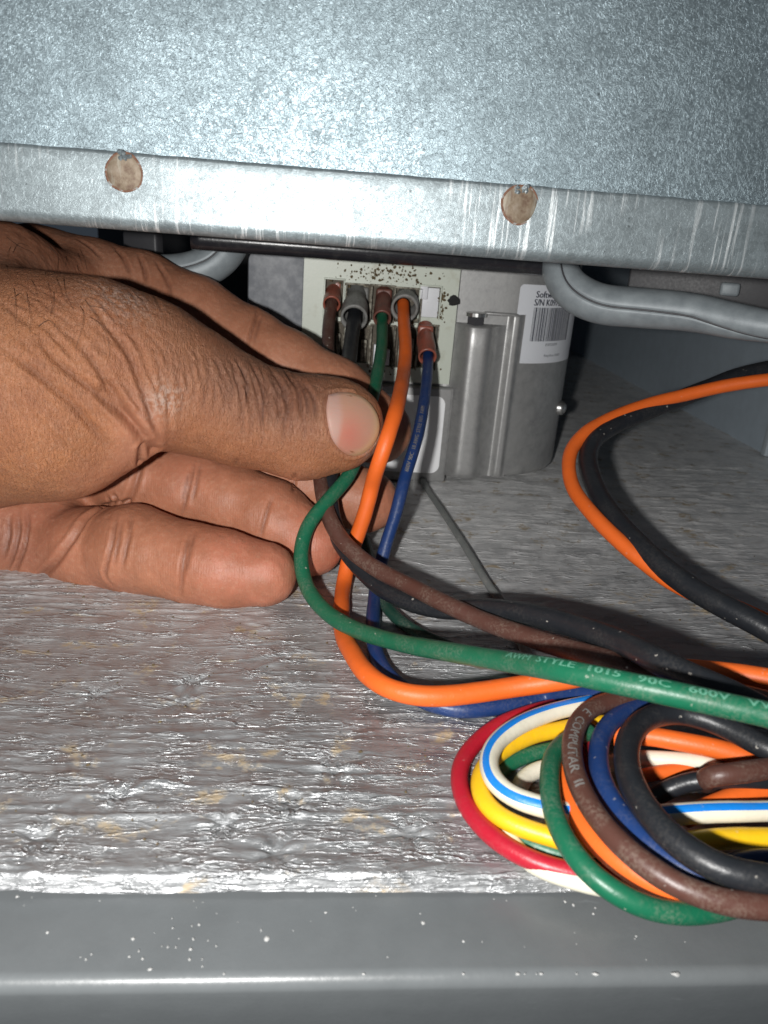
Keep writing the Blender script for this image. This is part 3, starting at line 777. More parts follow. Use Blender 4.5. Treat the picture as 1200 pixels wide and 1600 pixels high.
def sleeve(o, c0, c1, r0, r1, mat, name='crimp_sleeve', flare=1.0):
    C = catmull([c0, c0+(c1-c0)*.33, c0+(c1-c0)*.66, c1], .5); n = len(C)
    V, Fc = tube(C, 1, 24, False, lambda t, a: (r0+(r1-r0)*max(0, min(1, (t-.35)/.3)))*(1+.03*math.cos(2*a)))
    m_ = 24; base = len(V); T, Sd, Fr = frames(C)
    # inner lip so the mouth has thickness
    for f_, dd in ((.80, 0.0), (.78, -1.6)):
        for k in range(m_):
            a = 2*math.pi*k/m_; V.append(C[-1]+T[-1]*dd+r1*f_*(math.cos(a)*Fr[-1]+math.sin(a)*Sd[-1]))
    for k in range(m_):
        k2 = (k+1) % m_
        Fc.append(((n-1)*m_+k, (n-1)*m_+k2, base+k2, base+k)); Fc.append((base+k, base+k2, base+m_+k2, base+m_+k))
    return link_mesh(name, V, Fc, mat, o)
GL = 'leads plugged into the terminal board'
wb, Cb = wire('brown_wire', [(519,470,216),(514,505,209),(512,560,196),(508,600,184),(502,660,176),(499,715,173),(502,755,168),(507,783,164.5),(520,822,161),(545,856,158),(585,887,154),(640,915,148),(700,945,141),(760,972,136),(830,997,129),(900,1018,122),(960,1034,117),(1020,1050,116),(1080,1066,115),(1140,1082,113),(1200,1098,110),(1290,1120,106)], 1.68, W_brown,
    'brown lead from the far left cavity, passing behind the thumb and over the orange lead', group=GL)
wk, Ck = wire('black_wire', [(556,478,216),(552,510,207),(545,560,194),(537,605,180),(526,670,176),(517,725,173),(514,765,168),(518,805,166),(532,845,164),(557,880,161),(590,913,157),(640,940,151),(700,952,146),(757,951,141),(825,960,134),(900,979,126),(975,1005,117),(1025,1030,110),(1070,1053,106),(1113,1072,103),(1160,1094,101),(1220,1125,99),(1300,1160,97)], 1.95, W_black,
    'thick black lead beside the brown one, twisting under it then over it', group=GL)
wg, Cg = wire('green_wire', [(597,480,218),(597,505,211),(596,545,199),(589,590,186),(577,640,176),(562,700,173),(546,742,168),(512,782,163),(483,818,160),(470,862,157),(477,912,153),(505,952,147),(550,981,140),(620,1003,130),(700,1018,119),(800,1035,107),(880,1048,98),(1000,1073,92.5),(1100,1095,90),(1200,1117,88),(1290,1136,87)], 1.52, W_green,
    'long green lead looping below the fingertips and crossing in front of everything to the right', group=GL)
wo, Co = wire('orange_wire', [(630,474,217),(631,500,209),(634,540,198),(631,580,187),(626,610,172),(616,650,160),(603,692,156.5),(590,730,158),(582,757,162),(572,797,164),(559,835,166),(544,877,167),(537,913,165),(534,945,161),(535,987,152),(550,1020,-3.5),(573,1053,-4.5),(605,1075,-5),(645,1086,-5),(690,1088,-5),(745,1082,-5.2),(810,1072,-6),(870,1064,-8),(925,1053,-11),(985,1046,119),(1060,1046,119),(1130,1051,117),(1200,1061,114),(1290,1076,111)], 1.66, W_orange,
    'orange lead lying over the thumb tip and curving along the foil', group=GL)
wl, Cl = wire('blue_wire', [(669,545,216),(668,575,206),(665,610,196),(659,650,187),(652,683,181),(644,710,177),(634,742,174),(628,765,172),(617,807,171),(604,847,170),(594,887,169),(586,933,166),(583,983,300),(590,1027,300),(612,1062,300),(655,1092,300),(707,1108,300),(757,1107,300),(807,1099,300),(853,1089,300),(897,1084,-5),(960,1085,-8),(1050,1085,119),(1130,1080,117),(1200,1085,114),(1290,1100,111)], 1.42, W_blue,
    'dark blue lead from the lower right cavity with small pale lettering', group=GL)
# crimp sleeves
def sl(o, p0, p1, r0, r1, mat): return sleeve(o, D(*p0), D(*p1), r0, r1, mat)
sl(wb, (522, 448, 222), (518, 476, 213), 2.3, 2.5, M_redsl)
sl(wk, (558, 455, 221), (553, 497, 209), 2.9, 3.8, M_greysl)
sl(wg, (600, 452, 222), (597, 498, 211), 2.3, 2.55, M_redsl2)
sl(wo, (636, 460, 222), (632, 482, 212), 3.0, 3.9, M_greysl)
sl(wl, (664, 512, 220), (668, 558, 210), 2.3, 2.6, M_redsl)
def flat_sleeve(o, px0, py0, px1, py1, d, mat):
    c = D((px0+px1)/2, (py0+py1)/2, d); hw = (px1-px0)/2*d/F; hh = (py1-py0)/2*d/F
    mb = MB(); RR = np.stack([rt0, nrm(np.cross([0, 0, 1], rt0)), [0, 0, 1]], 1)
    mb.box((-hw, -1.6, -hh), (hw, 1.8, hh), RR, c); return mb.build('terminal_boot', mat, o, bevel=.7)
flat_sleeve(wb, 511, 438, 534, 466, 220, M_redsl); flat_sleeve(wk, 544, 448, 576, 476, 220, M_greysl)
flat_sleeve(wg, 587, 451, 612, 484, 219, M_redsl2); flat_sleeve(wl, 652, 508, 676, 542, 218, M_redsl)
wire_text(wg, Cg, 'AWM  STYLE  1015   90C   600V   VW-1', 800, 1025, 1.35, .72, M_printg, 1.6)
wire_text(wl, Cl, '600V 90C  18 AWG  STYLE 1015  AWM', 633, 742, 1.35, -.1, M_print, 1.0, flip=True)

w4, C4 = wire('dark_green_wire', [(570,842,300),(580,885,300),(592,928,300),(618,964,300),(658,992,300),(715,1016,300),(800,1042,300),(900,1062,300),(1000,1080,300),(1150,1108,300),(1290,1135,300)], 1.25, W_dkgreen,
    'thin dark green wire on the foil, mostly hidden under the long green lead')
w5, C5 = wire('grey_cable', [(655,738,300),(668,764,300),(700,812,300),(735,866,300),(765,916,300),(790,952,300),(815,1005,300),(838,1040,300),(880,1062,300),(980,1082,300),(1290,1140,300)], 0.95, W_grey,
    'thin dusty grey cable lying on the foil from under the module')
w6, C6 = wire('orange_wire', [(1290,585,188),(1200,593,190),(1137,602,192),(1075,616,193),(1012,632,192),(958,652,189),(917,674,185),(893,703,181),(889,735,176),(897,765,171),(926,803,163),(962,840,157),(1003,876,152),(1045,907,148),(1095,932,146),(1150,950,144),(1200,973,140),(1290,1010,134)], 1.62, W_orange,
    'orange wire paired with a black one, bending round at the right below the mounting arm', group='pair of wires by the side wall')
w7, C7 = wire('black_wire', [(1290,560,198),(1200,576,198),(1150,588,197),(1090,612,196),(1020,640,193),(965,662,189),(928,688,184),(918,716,180),(926,752,173),(945,790,166),(980,832,158),(1025,876,150),(1075,915,144),(1125,945,139),(1175,971,135),(1290,1030,128)], 2.15, W_black,
    'black wire paired with an orange one, bending round at the right below the mounting arm', group='pair of wires by the side wall')

def Z(x, y, h): return (680+x*0.43333, 1000+y*0.43333, h)
GC = 'coiled harness wires at lower right'
def coil(name, pts, r, mat, label, **k): return wire(name, [Z(*p) for p in pts], r, mat, label, group=GC, mode='h', **k)
coil('white_wire', [(300,560,1.3),(300,530,1.3),(320,495,1.3),(370,465,1.3),(420,455,1.3),(520,470,2),(700,430,3),(850,432,4),(960,440,4.5),(1100,480,4),(1300,520,3)], 1.2, W_white, 'white wire at the middle of the coil, seen through the opening')
coil('white_wire', [(230,640,1.3),(270,730,1.3),(350,810,1.3),(450,850,1.3),(550,880,1.3),(700,900,1.3),(880,900,2),(960,860,3),(1080,880,3.5),(1300,920,4)], 1.2, W_white, 'white wire at the bottom of the coil, peeking out below the red one')
coil('green_wire', [(640,340,2),(520,370,1.6),(430,392,1.4),(330,415,1.4),(240,460,1.4),(190,540,1.4),(210,640,1.4),(310,715,1.4),(430,765,1.4),(600,790,1.4),(900,800,1.4),(1300,820,1.4)], 1.2, W_green, 'inner green wire at the bottom of the coil behind the yellow one')
coil('red_wire', [(640,215,1.6),(500,228,1.6),(370,252,1.6),(250,295,1.6),(150,365,1.6),(92,450,1.6),(90,540,1.6),(140,640,1.7),(240,735,1.8),(350,795,1.8),(480,835,1.8),(620,850,1.9),(760,840,2.4),(880,850,3),(1000,880,3),(1300,900,3)], 1.28, W_red, 'red wire forming the outermost left turn of the coil')
coil('yellow_wire', [(700,300,3.5),(580,300,3.4),(470,320,3.4),(350,345,3.4),(240,400,3.4),(165,480,3.4),(165,565,3.4),(225,635,3.4),(320,680,3.4),(420,710,3.4),(560,745,3.4),(760,745,3.6),(960,725,4.5),(1080,715,4.8),(1300,715,5)], 1.28, W_yellow, 'yellow wire of the coil, just inside the red turn')
coil('white_and_blue_wire', [(760,205,6.0),(650,215,5.8),(560,230,5.7),(430,258,5.6),(300,310,5.6),(215,375,5.6),(190,445,5.6),(215,515,5.6),(290,572,5.6),(380,600,5.6),(520,632,5.4),(720,640,5.4),(880,628,5.8),(1000,620,6.2),(1120,618,6.4),(1300,614,6.6)], 1.36, W_white,
    'cream white wire with a bright blue stripe, coiled inside the yellow turn', stripe=(W_stripe, ([0, .30, .42, .55, .7, 1], [48, 42, 22, -8, -28, -28]), 42))
coil('orange_wire', [(640,345,5),(760,345,6),(850,360,6.6),(950,378,7),(1050,400,7),(1140,430,6.6),(1300,480,6)], 1.45, W_orange, 'orange wire crossing the top of the opening inside the black turn')
coil('orange_wire', [(700,500,2.6),(850,470,3.2),(950,462,3.6),(1060,470,3.6),(1300,480,3)], 1.0, W_orange, 'thin orange wire deep inside the opening of the coil')
coil('orange_wire', [(900,640,4.0),(990,600,4.6),(1060,570,5.2),(1130,550,5.4),(1300,535,5.4)], 1.35, W_orange, 'orange wire just above the blue striped one at right')
coil('black_wire', [(700,640,2),(800,560,3),(880,520,5),(940,508,6.4),(1010,500,7.0),(1110,506,7),(1300,520,6)], 1.3, W_black, 'short stretch of black wire ducking under the brown one in the opening')
coil('brown_wire', [(1030,530,2.5),(985,520,4.0),(972,503,7.0),(1000,489,8.8),(1080,482,9.4),(1140,472,9.5),(1300,450,9.6)], 1.42, W_brown, 'short brown wire end above the blue striped wire')
coil('blue_wire', [(1000,830,3),(1100,800,4),(1160,790,4.4),(1300,795,4.6)], 1.3, W_blue, 'blue wire showing below the yellow one at right edge')
coil('red_wire', [(560,330,4.4),(545,400,4.6),(560,500,4.8),(600,590,5),(670,680,5),(770,770,5),(890,840,5),(1000,870,5),(1300,900,5)], 1.2, W_red, 'red wire glimpsed between the brown and blue turns')
coil('orange_wire', [(520,330,5.4),(478,420,5.6),(476,510,5.8),(512,620,5.8),(585,725,5.8),(680,810,5.8),(800,875,5.8),(920,920,5.6),(1040,925,5.4),(1300,925,5)], 1.52, W_orange, 'orange wire in the large front turns between the green and brown ones')
coil('green_wire', [(560,330,6.2),(470,365,7.0),(424,420,7.6),(412,500,8.0),(420,600,8.0),(455,700,8.0),(520,800,7.6),(610,885,7.0),(710,945,6.2),(830,982,5.2),(960,985,4.4),(1080,960,3.4),(1300,880,2.6)], 1.3, W_green, 'green wire forming the lowest front turn, hanging over the grey lip')
wlo, Clo = coil('blue_wire', [(1000,190,6),(860,212,7),(740,232,8),(655,275,8.5),(600,345,8.5),(588,430,8.5),(605,520,8.5),(655,610,8.5),(735,705,8.5),(830,785,8.4),(930,850,8.2),(1060,900,7.6),(1300,930,7)], 1.36, W_blue, 'dark blue wire turn between the brown and black turns')
wbr, Cbr = coil('brown_wire', [(900,170,7),(760,192,8.6),(660,212,9.6),(580,238,9.8),(520,290,9.8),(492,370,9.8),(498,460,9.8),(535,560,9.8),(600,660,9.8),(690,755,9.8),(800,840,9.6),(920,905,9.4),(1050,945,9.2),(1180,962,9),(1320,965,9)], 1.40, W_brown, 'brown wire turn of the coil with pale lettering')
coil('black_wire', [(1330,440,11),(1200,395,11),(1100,340,11),(1000,295,11),(880,262,11),(780,275,11),(715,325,11),(690,400,11),(697,480,11),(740,580,11),(825,690,11),(930,775,11),(1050,835,11),(1180,862,11),(1320,872,11)], 1.68, W_black, 'thick black wire turn lying on top of the coil')
wire_text(wbr, Cbr, 'E  COMPUTAR  II', 908, 1117, 1.8, 0.1, M_print, 1.3)

# ------------------------------------------------------------------ the hand (signed distance field, camera-frame layout)
def cp(px, py, d): return np.array([(px-600)/F*d, -(py-800)/F*d, -d])
def cone(P, a, b, ra, rb):
    ab = b-a; t = np.clip(((P-a)@ab)/(ab@ab), 0, 1)
    return np.linalg.norm(P-a-t[:, None]*ab, axis=1)-(ra+(rb-ra)*t)
def smin(a, b, k):
    h = np.clip(0.5+0.5*(b-a)/k, 0, 1); return b+(a-b)*h-k*h*(1-h)
def chain(P, J, k=2.0):
    d = None
    for (a, b) in zip(J, J[1:]):
        e = cone(P, cp(*a[:3]), cp(*b[:3]), a[3], b[3]); d = e if d is None else smin(d, e, k)
    return d
THUMB = [(-260, 640, 160, 26), (-60, 610, 153, 23.5), (70, 604, 150, 21.6), (165, 580, 151, 16.6), (235, 584, 153, 13.2), (310, 617, 157, 11.6), (385, 648, 160, 10.2), (450, 662, 161, 9.6), (505, 665, 161.5, 9.4), (533, 664, 161.8, 9.0)]
INDEX = [(60, 450, 192, 15), (140, 455, 194, 12.5), (215, 470, 194, 12.0), (300, 505, 193, 11.4), (385, 548, 191, 10.2), (440, 578, 189, 9.8), (520, 620, 187, 9.2), (590, 672, 186.5, 8.2)]
MIDDLE = [(100, 570, 192, 13), (240, 640, 190, 10.5), (330, 690, 187, 9.6), (400, 722, 184, 8.6), (470, 752, 182.5, 8.2), (572, 783, 182, 7.5)]
RING = [(100, 700, 182, 12), (215, 742, 178, 10), (300, 766, 175, 9.2), (360, 783, 173, 8.4), (420, 808, 171, 8.3), (487, 850, 169, 7.2)]
LITTLE = [(60, 850, 172, 9), (140, 858, 166, 8.6), (210, 858, 161.5, 9.0), (250, 868, 159.5, 7.9), (300, 880, 158, 7.9), (350, 889, 157, 7.6), (413, 897, 156.5, 6.6)]
def hand_sdf(P):
    th = chain(P, THUMB, 4); ix = chain(P, INDEX, 2.5); mi_ = chain(P, MIDDLE, 2.5); ri = chain(P, RING, 2.5); li = chain(P, LITTLE, 2.5)
    bump_ = lambda px, py, d, r: np.linalg.norm(P-cp(px, py, d), axis=1)-r
    th = smin(th, bump_(200, 640, 147, 8.5), 4)               # folds at the web of the thumb
    th = smin(th, bump_(176, 686, 148, 6.4), 2.5); th = smin(th, bump_(120, 700, 148, 8), 4)
    th = smin(th, bump_(470, 698, 162, 6.2), 4)
    # palm
    pm = cone(P, cp(-260, 700, 188), cp(60, 700, 186), 30, 15)
    pm = smin(pm, cone(P, cp(-200, 560, 190), cp(70, 470, 196), 28, 16), 8)
    pm = smin(pm, cone(P, cp(-260, 770, 178), cp(60, 838, 176), 26, 13.5), 8)
    pm = smin(pm, cone(P, cp(60, 470, 196), cp(60, 838, 178), 14, 12), 8)
    fi = smin(smin(ix, mi_, 0.8), smin(ri, li, 0.9), 0.9)
    h = smin(fi, pm, 3.0)
    web = smin(cone(P, cp(-260, 470, 168), cp(10, 442, 168), 24, 12.0), cone(P, cp(10, 442, 168), cp(95, 450, 180), 12.0, 8.5), 3)
    h = smin(h, web, 5)
    u_ = 600+F*P[:, 0]/np.maximum(-P[:, 2], 1); v_ = 800-F*P[:, 1]/np.maximum(-P[:, 2], 1)
    a_ = np.clip((175-u_)/150, 0, 1)*np.clip((560-v_)/90, 0, 1)
    return smin(h, th, 1.6+16*a_)
def build_hand():
    lo = np.array([-150.0, -34.0, -222.0]); hi = np.array([12.0, 72.0, -122.0]); st = 0.8
    n = np.ceil((hi-lo)/st).astype(int)+1
    g = [lo[k]+st*np.arange(n[k]) for k in range(3)]
    # coarse pass to skip cells far from the surface
    Pg = np.stack(np.meshgrid(*g, indexing='ij'), -1).reshape(-1, 3)
    dist = np.empty(len(Pg))
    for i in range(0, len(Pg), 400000): dist[i:i+400000] = hand_sdf(Pg[i:i+400000])
    Dg = dist.reshape(n)
    ins = Dg < 0
    # naive surface nets
    nx, ny, nz = n; sgn = ins
    cell = np.zeros((nx-1, ny-1, nz-1), int)
    for dx in (0, 1):
        for dy in (0, 1):
            for dz in (0, 1): cell += sgn[dx:nx-1+dx, dy:ny-1+dy, dz:nz-1+dz]
    act = (cell > 0) & (cell < 8); idx = -np.ones(act.shape, int); idx[act] = np.arange(act.sum())
    ci = np.argwhere(act); V = lo+st*(ci+0.5)
    Fc = []
    for ax in range(3):
        sl0 = [slice(None)]*3; sl1 = [slice(None)]*3; sl0[ax] = slice(0, -1); sl1[ax] = slice(1, None)
        a = sgn[tuple(sl0)]; b = sgn[tuple(sl1)]; e = np.argwhere(a != b)
        u, v = [k for k in range(3) if k != ax]
        ok = (e[:, u] > 0) & (e[:, v] > 0) & (e[:, u] < n[u]-1) & (e[:, v] < n[v]-1); e = e[ok]
        du = np.zeros(3, int); du[u] = 1; dv = np.zeros(3, int); dv[v] = 1
        f = [idx[tuple((e-o).T)] for o in (0*du, du, du+dv, dv)]
        q_ = np.stack(f, 1); flip = a[tuple(e.T)] ^ (ax == 1)
        q_[flip] = q_[flip][:, ::-1]; Fc.append(q_)
    Fc = np.vstack(Fc)
    Fc = Fc[(Fc >= 0).all(1)]
    def grad(P, e=0.05):
        G = np.empty_like(P)
        for k in range(3):
            d_ = np.zeros(3); d_[k] = e; G[:, k] = (hand_sdf(P+d_)-hand_sdf(P-d_))/(2*e)
        return G
    def project(V, it):
        for _ in range(it):
            G = grad(V); s_ = hand_sdf(V); V = V-G*(s_/np.maximum((G*G).sum(1), .2))[:, None]
        return V
    V = project(V, 2)
    # one subdivision of the quads
    nV = len(V); E = np.sort(np.vstack([Fc[:, [0, 1]], Fc[:, [1, 2]], Fc[:, [2, 3]], Fc[:, [3, 0]]]), 1)
    key = E[:, 0].astype(np.int64)*nV+E[:, 1]; uk, inv = np.unique(key, return_inverse=True)
    em = (V[uk//nV]+V[uk % nV])/2; fm = V[Fc].mean(1); nf_ = len(Fc)
    e0, e1, e2, e3 = [nV+inv[k*nf_:(k+1)*nf_] for k in range(4)]; fc = nV+len(uk)+np.arange(nf_)
    V = np.vstack([V, em, fm])
    F2 = np.vstack([np.stack([Fc[:, 0], e0, fc, e3], 1), np.stack([Fc[:, 1], e1, fc, e0], 1), np.stack([Fc[:, 2], e2, fc, e1], 1), np.stack([Fc[:, 3], e3, fc, e2], 1)])
    V = project(V, 1)
    G = grad(V); N = G/np.linalg.norm(G, axis=1)[:, None]
    return V, F2, N
HV, HF, HN = build_hand()
hd = -HV[:, 2]; hpx = 600+F*HV[:, 0]/hd; hpy = 800-F*HV[:, 1]/hd
bvh = BVHTree.FromPolygons([tuple(v) for v in HV], [tuple(int(i) for i in f) for f in HF])
def hit(px, py):
    d = Vector(((px-600)/F, -(py-800)/F, -1)).normalized(); r = bvh.ray_cast(Vector((0, 0, 0)), d)
    return None if r[0] is None else np.array(r[0])
kd = KDTree(len(HV))
for i, v in enumerate(HV): kd.insert(v, i)
kd.balance()
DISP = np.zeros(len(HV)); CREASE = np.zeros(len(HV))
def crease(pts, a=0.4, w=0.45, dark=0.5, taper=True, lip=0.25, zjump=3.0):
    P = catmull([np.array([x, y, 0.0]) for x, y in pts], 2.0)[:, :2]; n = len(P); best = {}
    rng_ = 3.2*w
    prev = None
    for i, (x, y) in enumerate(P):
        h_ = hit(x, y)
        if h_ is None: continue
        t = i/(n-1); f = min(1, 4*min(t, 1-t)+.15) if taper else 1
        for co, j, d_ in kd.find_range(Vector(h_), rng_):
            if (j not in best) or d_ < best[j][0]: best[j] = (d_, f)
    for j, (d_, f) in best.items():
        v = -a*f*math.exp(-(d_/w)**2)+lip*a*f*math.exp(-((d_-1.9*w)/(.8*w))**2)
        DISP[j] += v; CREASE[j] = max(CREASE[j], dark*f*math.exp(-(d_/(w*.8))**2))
# --- long folds over the base of the thumb
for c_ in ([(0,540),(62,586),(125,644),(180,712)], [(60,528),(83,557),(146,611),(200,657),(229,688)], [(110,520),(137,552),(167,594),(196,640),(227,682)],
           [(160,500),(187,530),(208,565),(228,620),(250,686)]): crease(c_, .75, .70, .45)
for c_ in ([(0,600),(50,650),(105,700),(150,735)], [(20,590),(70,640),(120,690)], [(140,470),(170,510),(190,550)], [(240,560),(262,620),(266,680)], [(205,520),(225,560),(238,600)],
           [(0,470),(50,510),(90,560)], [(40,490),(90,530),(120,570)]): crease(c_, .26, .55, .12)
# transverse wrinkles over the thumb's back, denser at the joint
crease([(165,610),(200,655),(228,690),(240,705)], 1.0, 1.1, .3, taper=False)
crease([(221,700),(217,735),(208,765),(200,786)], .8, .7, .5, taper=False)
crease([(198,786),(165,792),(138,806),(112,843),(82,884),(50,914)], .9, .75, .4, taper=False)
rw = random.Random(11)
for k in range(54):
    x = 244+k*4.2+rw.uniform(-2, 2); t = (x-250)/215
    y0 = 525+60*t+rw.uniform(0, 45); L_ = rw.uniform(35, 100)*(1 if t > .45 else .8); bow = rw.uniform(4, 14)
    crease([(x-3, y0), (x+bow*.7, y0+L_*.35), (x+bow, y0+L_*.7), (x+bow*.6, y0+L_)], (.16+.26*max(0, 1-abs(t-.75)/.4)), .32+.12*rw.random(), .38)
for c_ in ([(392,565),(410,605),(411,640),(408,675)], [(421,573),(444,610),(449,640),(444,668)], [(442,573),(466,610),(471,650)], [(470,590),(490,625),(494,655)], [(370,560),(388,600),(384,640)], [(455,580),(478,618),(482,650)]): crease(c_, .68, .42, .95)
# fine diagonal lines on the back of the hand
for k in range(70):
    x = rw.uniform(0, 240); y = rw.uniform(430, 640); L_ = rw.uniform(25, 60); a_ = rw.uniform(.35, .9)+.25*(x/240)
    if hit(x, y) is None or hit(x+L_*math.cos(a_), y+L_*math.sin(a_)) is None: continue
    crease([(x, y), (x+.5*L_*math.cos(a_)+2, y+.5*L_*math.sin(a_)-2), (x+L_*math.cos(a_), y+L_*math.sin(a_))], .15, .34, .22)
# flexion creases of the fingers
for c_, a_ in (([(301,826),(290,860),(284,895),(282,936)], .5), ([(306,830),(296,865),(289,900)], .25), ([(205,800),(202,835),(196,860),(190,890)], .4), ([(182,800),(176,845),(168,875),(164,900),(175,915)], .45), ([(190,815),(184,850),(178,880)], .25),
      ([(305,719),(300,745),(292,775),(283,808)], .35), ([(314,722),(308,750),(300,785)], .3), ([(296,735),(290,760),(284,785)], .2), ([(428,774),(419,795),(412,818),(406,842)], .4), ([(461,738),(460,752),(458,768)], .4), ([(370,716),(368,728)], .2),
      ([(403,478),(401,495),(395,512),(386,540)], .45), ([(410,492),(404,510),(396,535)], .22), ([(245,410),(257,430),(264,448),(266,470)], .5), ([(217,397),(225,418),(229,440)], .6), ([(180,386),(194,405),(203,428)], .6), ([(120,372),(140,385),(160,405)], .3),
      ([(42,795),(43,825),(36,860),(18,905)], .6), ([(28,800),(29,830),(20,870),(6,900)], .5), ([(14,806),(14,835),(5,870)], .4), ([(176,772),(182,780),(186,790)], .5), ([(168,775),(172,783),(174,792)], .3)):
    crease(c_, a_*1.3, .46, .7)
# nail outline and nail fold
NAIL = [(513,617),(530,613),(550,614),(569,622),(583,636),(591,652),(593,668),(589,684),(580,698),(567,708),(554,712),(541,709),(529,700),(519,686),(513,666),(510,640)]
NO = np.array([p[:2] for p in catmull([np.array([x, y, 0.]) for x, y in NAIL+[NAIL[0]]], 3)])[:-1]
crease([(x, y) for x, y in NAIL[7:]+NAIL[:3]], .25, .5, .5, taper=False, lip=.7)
# skin grain, stronger on the back of the hand
Pn = HV
back = np.clip((HN@nrm(np.array([-0.25, .35, 1.0])))*.9+.3, 0, 1)
fine = fbm(HV@np.array([[1.4, -.5, 0], [.5, .55, 0], [0, 0, 1.]])*1.1, 3, 5)
DISP += 0.045*fine + 0.10*fbm(HV*.22, 3, 15)
HV2 = HV+HN*DISP[:, None]
# colour zones: fingers and palm are the pinker palmar side, thumb and its base the browner back
def zone(J, soft=3.0): return np.clip(1-(chain(HV, J, 3))/soft, 0, 1)
zt_ = zone(THUMB, 2.0); palmar = 1-zt_
tipred = np.zeros(len(HV))
for (px, py, d, r, a_) in ((390,885,150,14,.75), (500,860,163,11,.9), (590,790,176,10,.4), (190,890,163,9,.4), (70,830,165,16,.35), (290,735,168,10,.3), (460,820,165,12,.35)):
    tipred = np.maximum(tipred, a_*np.exp(-(np.linalg.norm(HV-cp(px, py, d), axis=1)/r)**2))
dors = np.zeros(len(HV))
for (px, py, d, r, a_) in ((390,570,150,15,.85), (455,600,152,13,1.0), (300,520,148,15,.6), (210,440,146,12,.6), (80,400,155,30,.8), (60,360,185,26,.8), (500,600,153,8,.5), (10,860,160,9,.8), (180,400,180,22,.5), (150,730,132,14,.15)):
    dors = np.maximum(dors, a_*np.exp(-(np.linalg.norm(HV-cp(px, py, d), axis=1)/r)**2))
B = np.stack([rt, up, -fw], 1)
def cam2w(P): return CAM+P@B.T
def skin_mat():
    m = MT('skin')
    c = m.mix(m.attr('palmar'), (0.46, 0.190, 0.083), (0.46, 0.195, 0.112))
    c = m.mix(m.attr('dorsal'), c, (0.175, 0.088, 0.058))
    c = m.mix(m.math('MULTIPLY', m.attr('red'), .75), c, (0.52, 0.155, 0.10))
    n1 = m.noise(0.25, 5, .6); n2 = m.noise(1.1, 4, .65)
    c = m.mix(m.ramp(n1, [(.35, .32), (.62, 0.0)]), c, (0.26, 0.115, 0.07))
    c = m.mix(m.ramp(n2, [(.5, 0), (.72, .3)]), c, (0.58, 0.33, 0.22))
    c = m.mix(m.ramp(m.noise(.10, 3, .6), [(.42, .0), (.66, .5)]), c, (0.30, 0.115, 0.06))
    c = m.mix(m.math('MULTIPLY', m.attr('crease'), .75), c, (0.10, 0.042, 0.028))  # groove shade painted into the crease colour, on top of real pigment
    c = m.mix(m.math('MULTIPLY', m.attr('ashy'), m.ramp(n2, [(.4, 0), (.6, .8)])), c, (0.58, 0.48, 0.42))
    # fine skin relief: stretched cells across the thumb, plus pores
    v = m.coord((1.5, .7, .62), (0, 0.25, 0)); vo = m.voro(1.25, v, 'DISTANCE_TO_EDGE'); fl_ = m.noise(1.3, 5, .7, m.coord((1.7, .6, .5), (0, .3, 0)), .7)
    cell = m.ramp(vo, [(0.0, 0.0), (0.12, 1.0)])
    st = m.math('MULTIPLY_ADD', m.math('SUBTRACT', 1.0, m.attr('palmar')), .85, .15)
    hb = m.bump(m.math('MULTIPLY', fl_, st), 0.48, 1.0)
    hb = m.bump(m.math('MULTIPLY', cell, st), 0.055, 1.0, hb)
    fp = m.n('ShaderNodeTexWave', wave_type='BANDS', bands_direction='X'); m.l(m.coord((1, .3, .2)), fp.inputs[0])
    fp.inputs['Scale'].default_value = .62; fp.inputs['Distortion'].default_value = 2.5; fp.inputs['Detail'].default_value = 1; fp.inputs['Detail Scale'].default_value = .4
    hb = m.bump(m.math('MULTIPLY', fp.outputs['Fac'], m.attr('palmar')), 0.010, 1.0, hb)
    hb = m.bump(m.noise(3.0, 3, .65), 0.045, 1.0, hb); hb = m.bump(m.noise(.7, 3, .6, m.coord((1, 1, .5))), 0.09, 1.0, hb)
    m.set(col=c, rough=m.math('MULTIPLY_ADD', n2, .30, .34), spec=.45, nor=hb, sss=.10, ssss=0.0018, sssr=(1.0, .38, .2))
    return m.m
M_skin = skin_mat()
hand_root = empty('hand', cam2w(cp(100, 900, 165)))
tag(hand_root, 'bare hand reaching in from the left, thumb and fingers pinching the colored leads', 'hand')
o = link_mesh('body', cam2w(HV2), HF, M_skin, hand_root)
ash = np.exp(-(np.linalg.norm(HV-cp(262, 628, 140), axis=1)/3.2)**2)*.9
ash = np.maximum(ash, .5*np.exp(-(np.linalg.norm(HV-cp(190, 455, 140), axis=1)/6)**2)); ash = np.maximum(ash, .6*np.exp(-(np.linalg.norm(HV-cp(590, 708, 158), axis=1)/3)**2))
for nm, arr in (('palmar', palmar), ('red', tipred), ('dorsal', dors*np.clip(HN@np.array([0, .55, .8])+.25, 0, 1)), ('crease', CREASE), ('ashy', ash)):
    at = o.data.attributes.new(nm, 'FLOAT', 'POINT'); at.data.foreach_set('value', np.asarray(arr, np.float32))
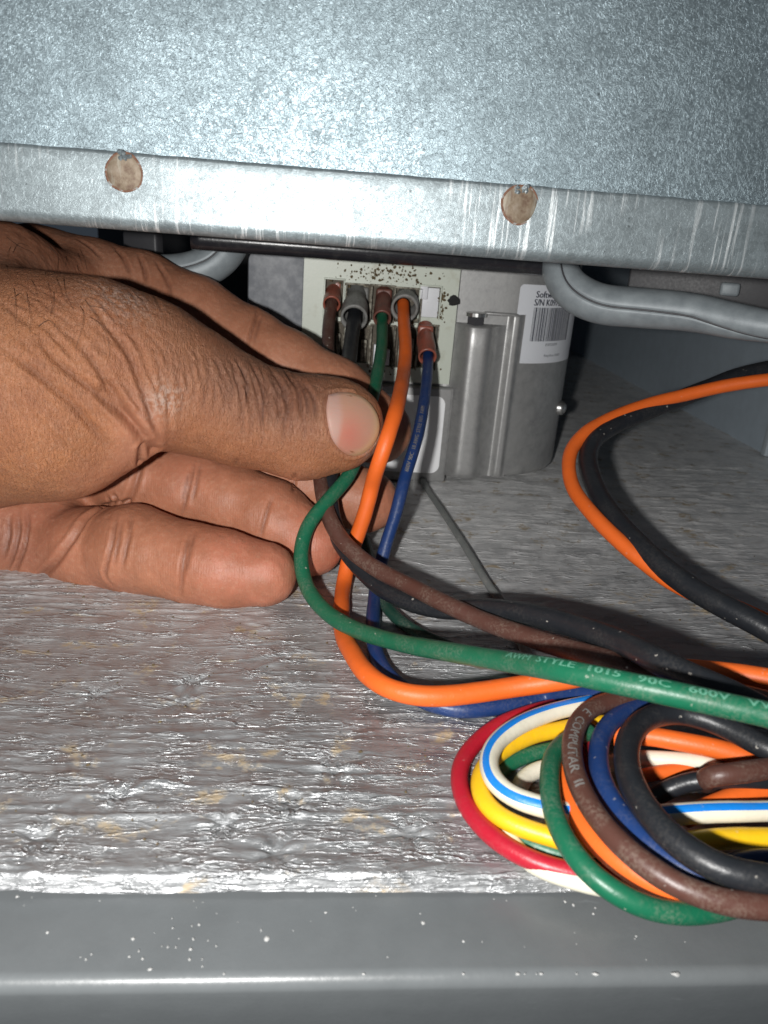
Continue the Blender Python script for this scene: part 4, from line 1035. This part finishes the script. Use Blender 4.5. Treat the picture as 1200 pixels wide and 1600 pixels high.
# thumb nail
def build_nail():
    cx, cy = 553, 661; V = []; fl_ = []; rings = 9; n = len(NO)
    rows, rhs = [], []
    for x in range(516, 580, 4):
        for y in range(618, 708, 5):
            u, v = (x-cx)/45., (y-cy)/54.
            if u*u+v*v > .85: continue
            h_ = hit(x, y)
            if h_ is None: continue
            rows.append([1, u, u*u, v, v*v]); rhs.append(-h_[2])
    cf = np.linalg.lstsq(np.array(rows), np.array(rhs), rcond=None)[0]
    cf[2] = max(0.0, min(cf[2], .9))
    print('nail fit', cf)
    def surf(x, y, k):
        u = (x-cx)/45.; v = (y-cy)/54.
        return cp(x, y, float(np.dot(cf, [1, u, u*u, v, v*v]))-.42+.22*k**5)
    V.append(surf(cx, cy, 0)); fl_.append((cx, cy))
    for k in range(1, rings+1):
        t = k/rings
        for x, y in NO: V.append(surf(cx+(x-cx)*t, cy+(y-cy)*t, t)); fl_.append((cx+(x-cx)*t, cy+(y-cy)*t))
    base = len(V)
    for j, (x, y) in enumerate(NO):
        p = V[1+(rings-1)*n+j]; q_ = p+np.array([0, 0, -2.2]); V.append(q_); fl_.append((x, y))
    Fc = [(0, 1+(j+1) % n, 1+j) for j in range(n)]
    for k in range(rings-1):
        for j in range(n): Fc.append((1+k*n+j, 1+k*n+(j+1) % n, 1+(k+1)*n+(j+1) % n, 1+(k+1)*n+j))
    for j in range(n): Fc.append((1+(rings-1)*n+j, 1+(rings-1)*n+(j+1) % n, base+(j+1) % n, base+j))
    return np.array(V), [f[::-1] for f in Fc], np.array(fl_)
NV, NF, NP = build_nail()
def nail_mat():
    m = MT('nail'); n = m.noise(.5, 3); ridges = m.noise(1.2, 3, .6, m.coord((.1, 1, 1.2)))
    c = m.mix(m.attr('pink'), (0.46, 0.265, 0.185), (0.49, 0.18, 0.13)); c = m.mix(m.attr('lun'), c, (0.47, 0.29, 0.24)); c = m.mix(m.attr('free'), c, (0.50, 0.34, 0.18))
    m.set(col=c, rough=.5, spec=.35, nor=m.bump(ridges, .04), sss=.12, ssss=.0015); return m.m
nl = link_mesh('thumb_nail', cam2w(NV), NF, nail_mat(), hand_root)
rr_ = np.hypot((NP[:, 0]-553)/46, (NP[:, 1]-661)/55)
lun = np.clip((524-NP[:, 0]-.004*(NP[:, 1]-650)**2+14)/8, 0, 1)*.9
free = np.clip((np.hypot((NP[:, 0]-540)/58, (NP[:, 1]-662)/60)-.72)/.2, 0, 1)*np.clip((NP[:, 0]-535)/20, 0, 1)
pink = np.exp(-((NP[:, 0]-545)/26)**2-((NP[:, 1]-680)/34)**2)
for nm, arr in (('pink', pink), ('lun', lun), ('free', free)):
    at = nl.data.attributes.new(nm, 'FLOAT', 'POINT'); at.data.foreach_set('value', np.asarray(arr, np.float32))
# hairs on the back of the hand
mbh = MB(); rh = random.Random(5)
hairs = [[(70,425),(78,455),(80,475),(79,497)], [(22,450),(24,470),(23,490),(24,512)], [(25,462),(32,458),(38,465)], [(100,435),(103,460),(115,485)], [(125,478),(131,490),(128,510),(118,545)], [(140,495),(155,505),(168,530),(172,560)],
         [(85,425),(92,445),(102,470),(115,482)], [(42,458),(44,475),(48,500),(46,520)], [(50,438),(55,450),(58,465)], [(140,478),(155,480),(168,485)], [(60,510),(75,500),(95,520)], [(20,395),(30,380),(45,385)], [(10,370),(30,385),(50,395),(60,410)]]
for k in range(10):
    x, y = rh.uniform(0, 135), rh.uniform(385, 480); a_ = rh.uniform(.6, 2.0); L_ = rh.uniform(15, 40)
    hairs.append([(x, y), (x+L_*.5*math.cos(a_)+rh.uniform(-4, 4), y+L_*.5*math.sin(a_)), (x+L_*math.cos(a_), y+L_*math.sin(a_))])
for hp in hairs:
    pts = []
    for i, (x, y) in enumerate(hp):
        h_ = hit(x, y)
        if h_ is None: continue
        t = i/max(1, len(hp)-1); pts.append(cam2w(h_*(1-(0.2+1.0*math.sin(t*2.6))/np.linalg.norm(h_))))
    if len(pts) < 2: continue
    C = catmull(pts, .7); V, Fc = tube(C, .05, 5, False, lambda t, a: .04*(1-.7*t)); mbh.add(V, Fc)
M_hair = plastic('hair', (0.02, 0.012, 0.008), (0.03, 0.02, 0.015), (.4, .8), .5)
o = mbh.build('hair', M_hair, hand_root, smooth=True); tag(o, kind='stuff')

# debris on the foil
mb = MB()
for k in range(120):
    px, py = random.uniform(0, 1200), random.uniform(760, 1340)
    if py < 920 and px < 480: continue
    c = PZ(px, py, .15); s_ = random.choice([.1, .15, .2, .3])
    n = 6; pts = [(c[0]+s_*random.uniform(.5, 1.4)*math.cos(2*math.pi*j/n), c[1]+s_*random.uniform(.5, 1.2)*math.sin(2*math.pi*j/n), .05) for j in range(n)]
    mb.add(pts+[(c[0], c[1], .15+s_*.8)], [(j, (j+1) % n, n) for j in range(n)])
o = mb.build('crumbs', M_dirt); tag(o, 'tiny dark crumbs scattered over the foil sheet', 'crumbs', kind='stuff')
for o in bpy.data.objects:
    for k in ('_o', '_r'):
        if k in o: del o[k]
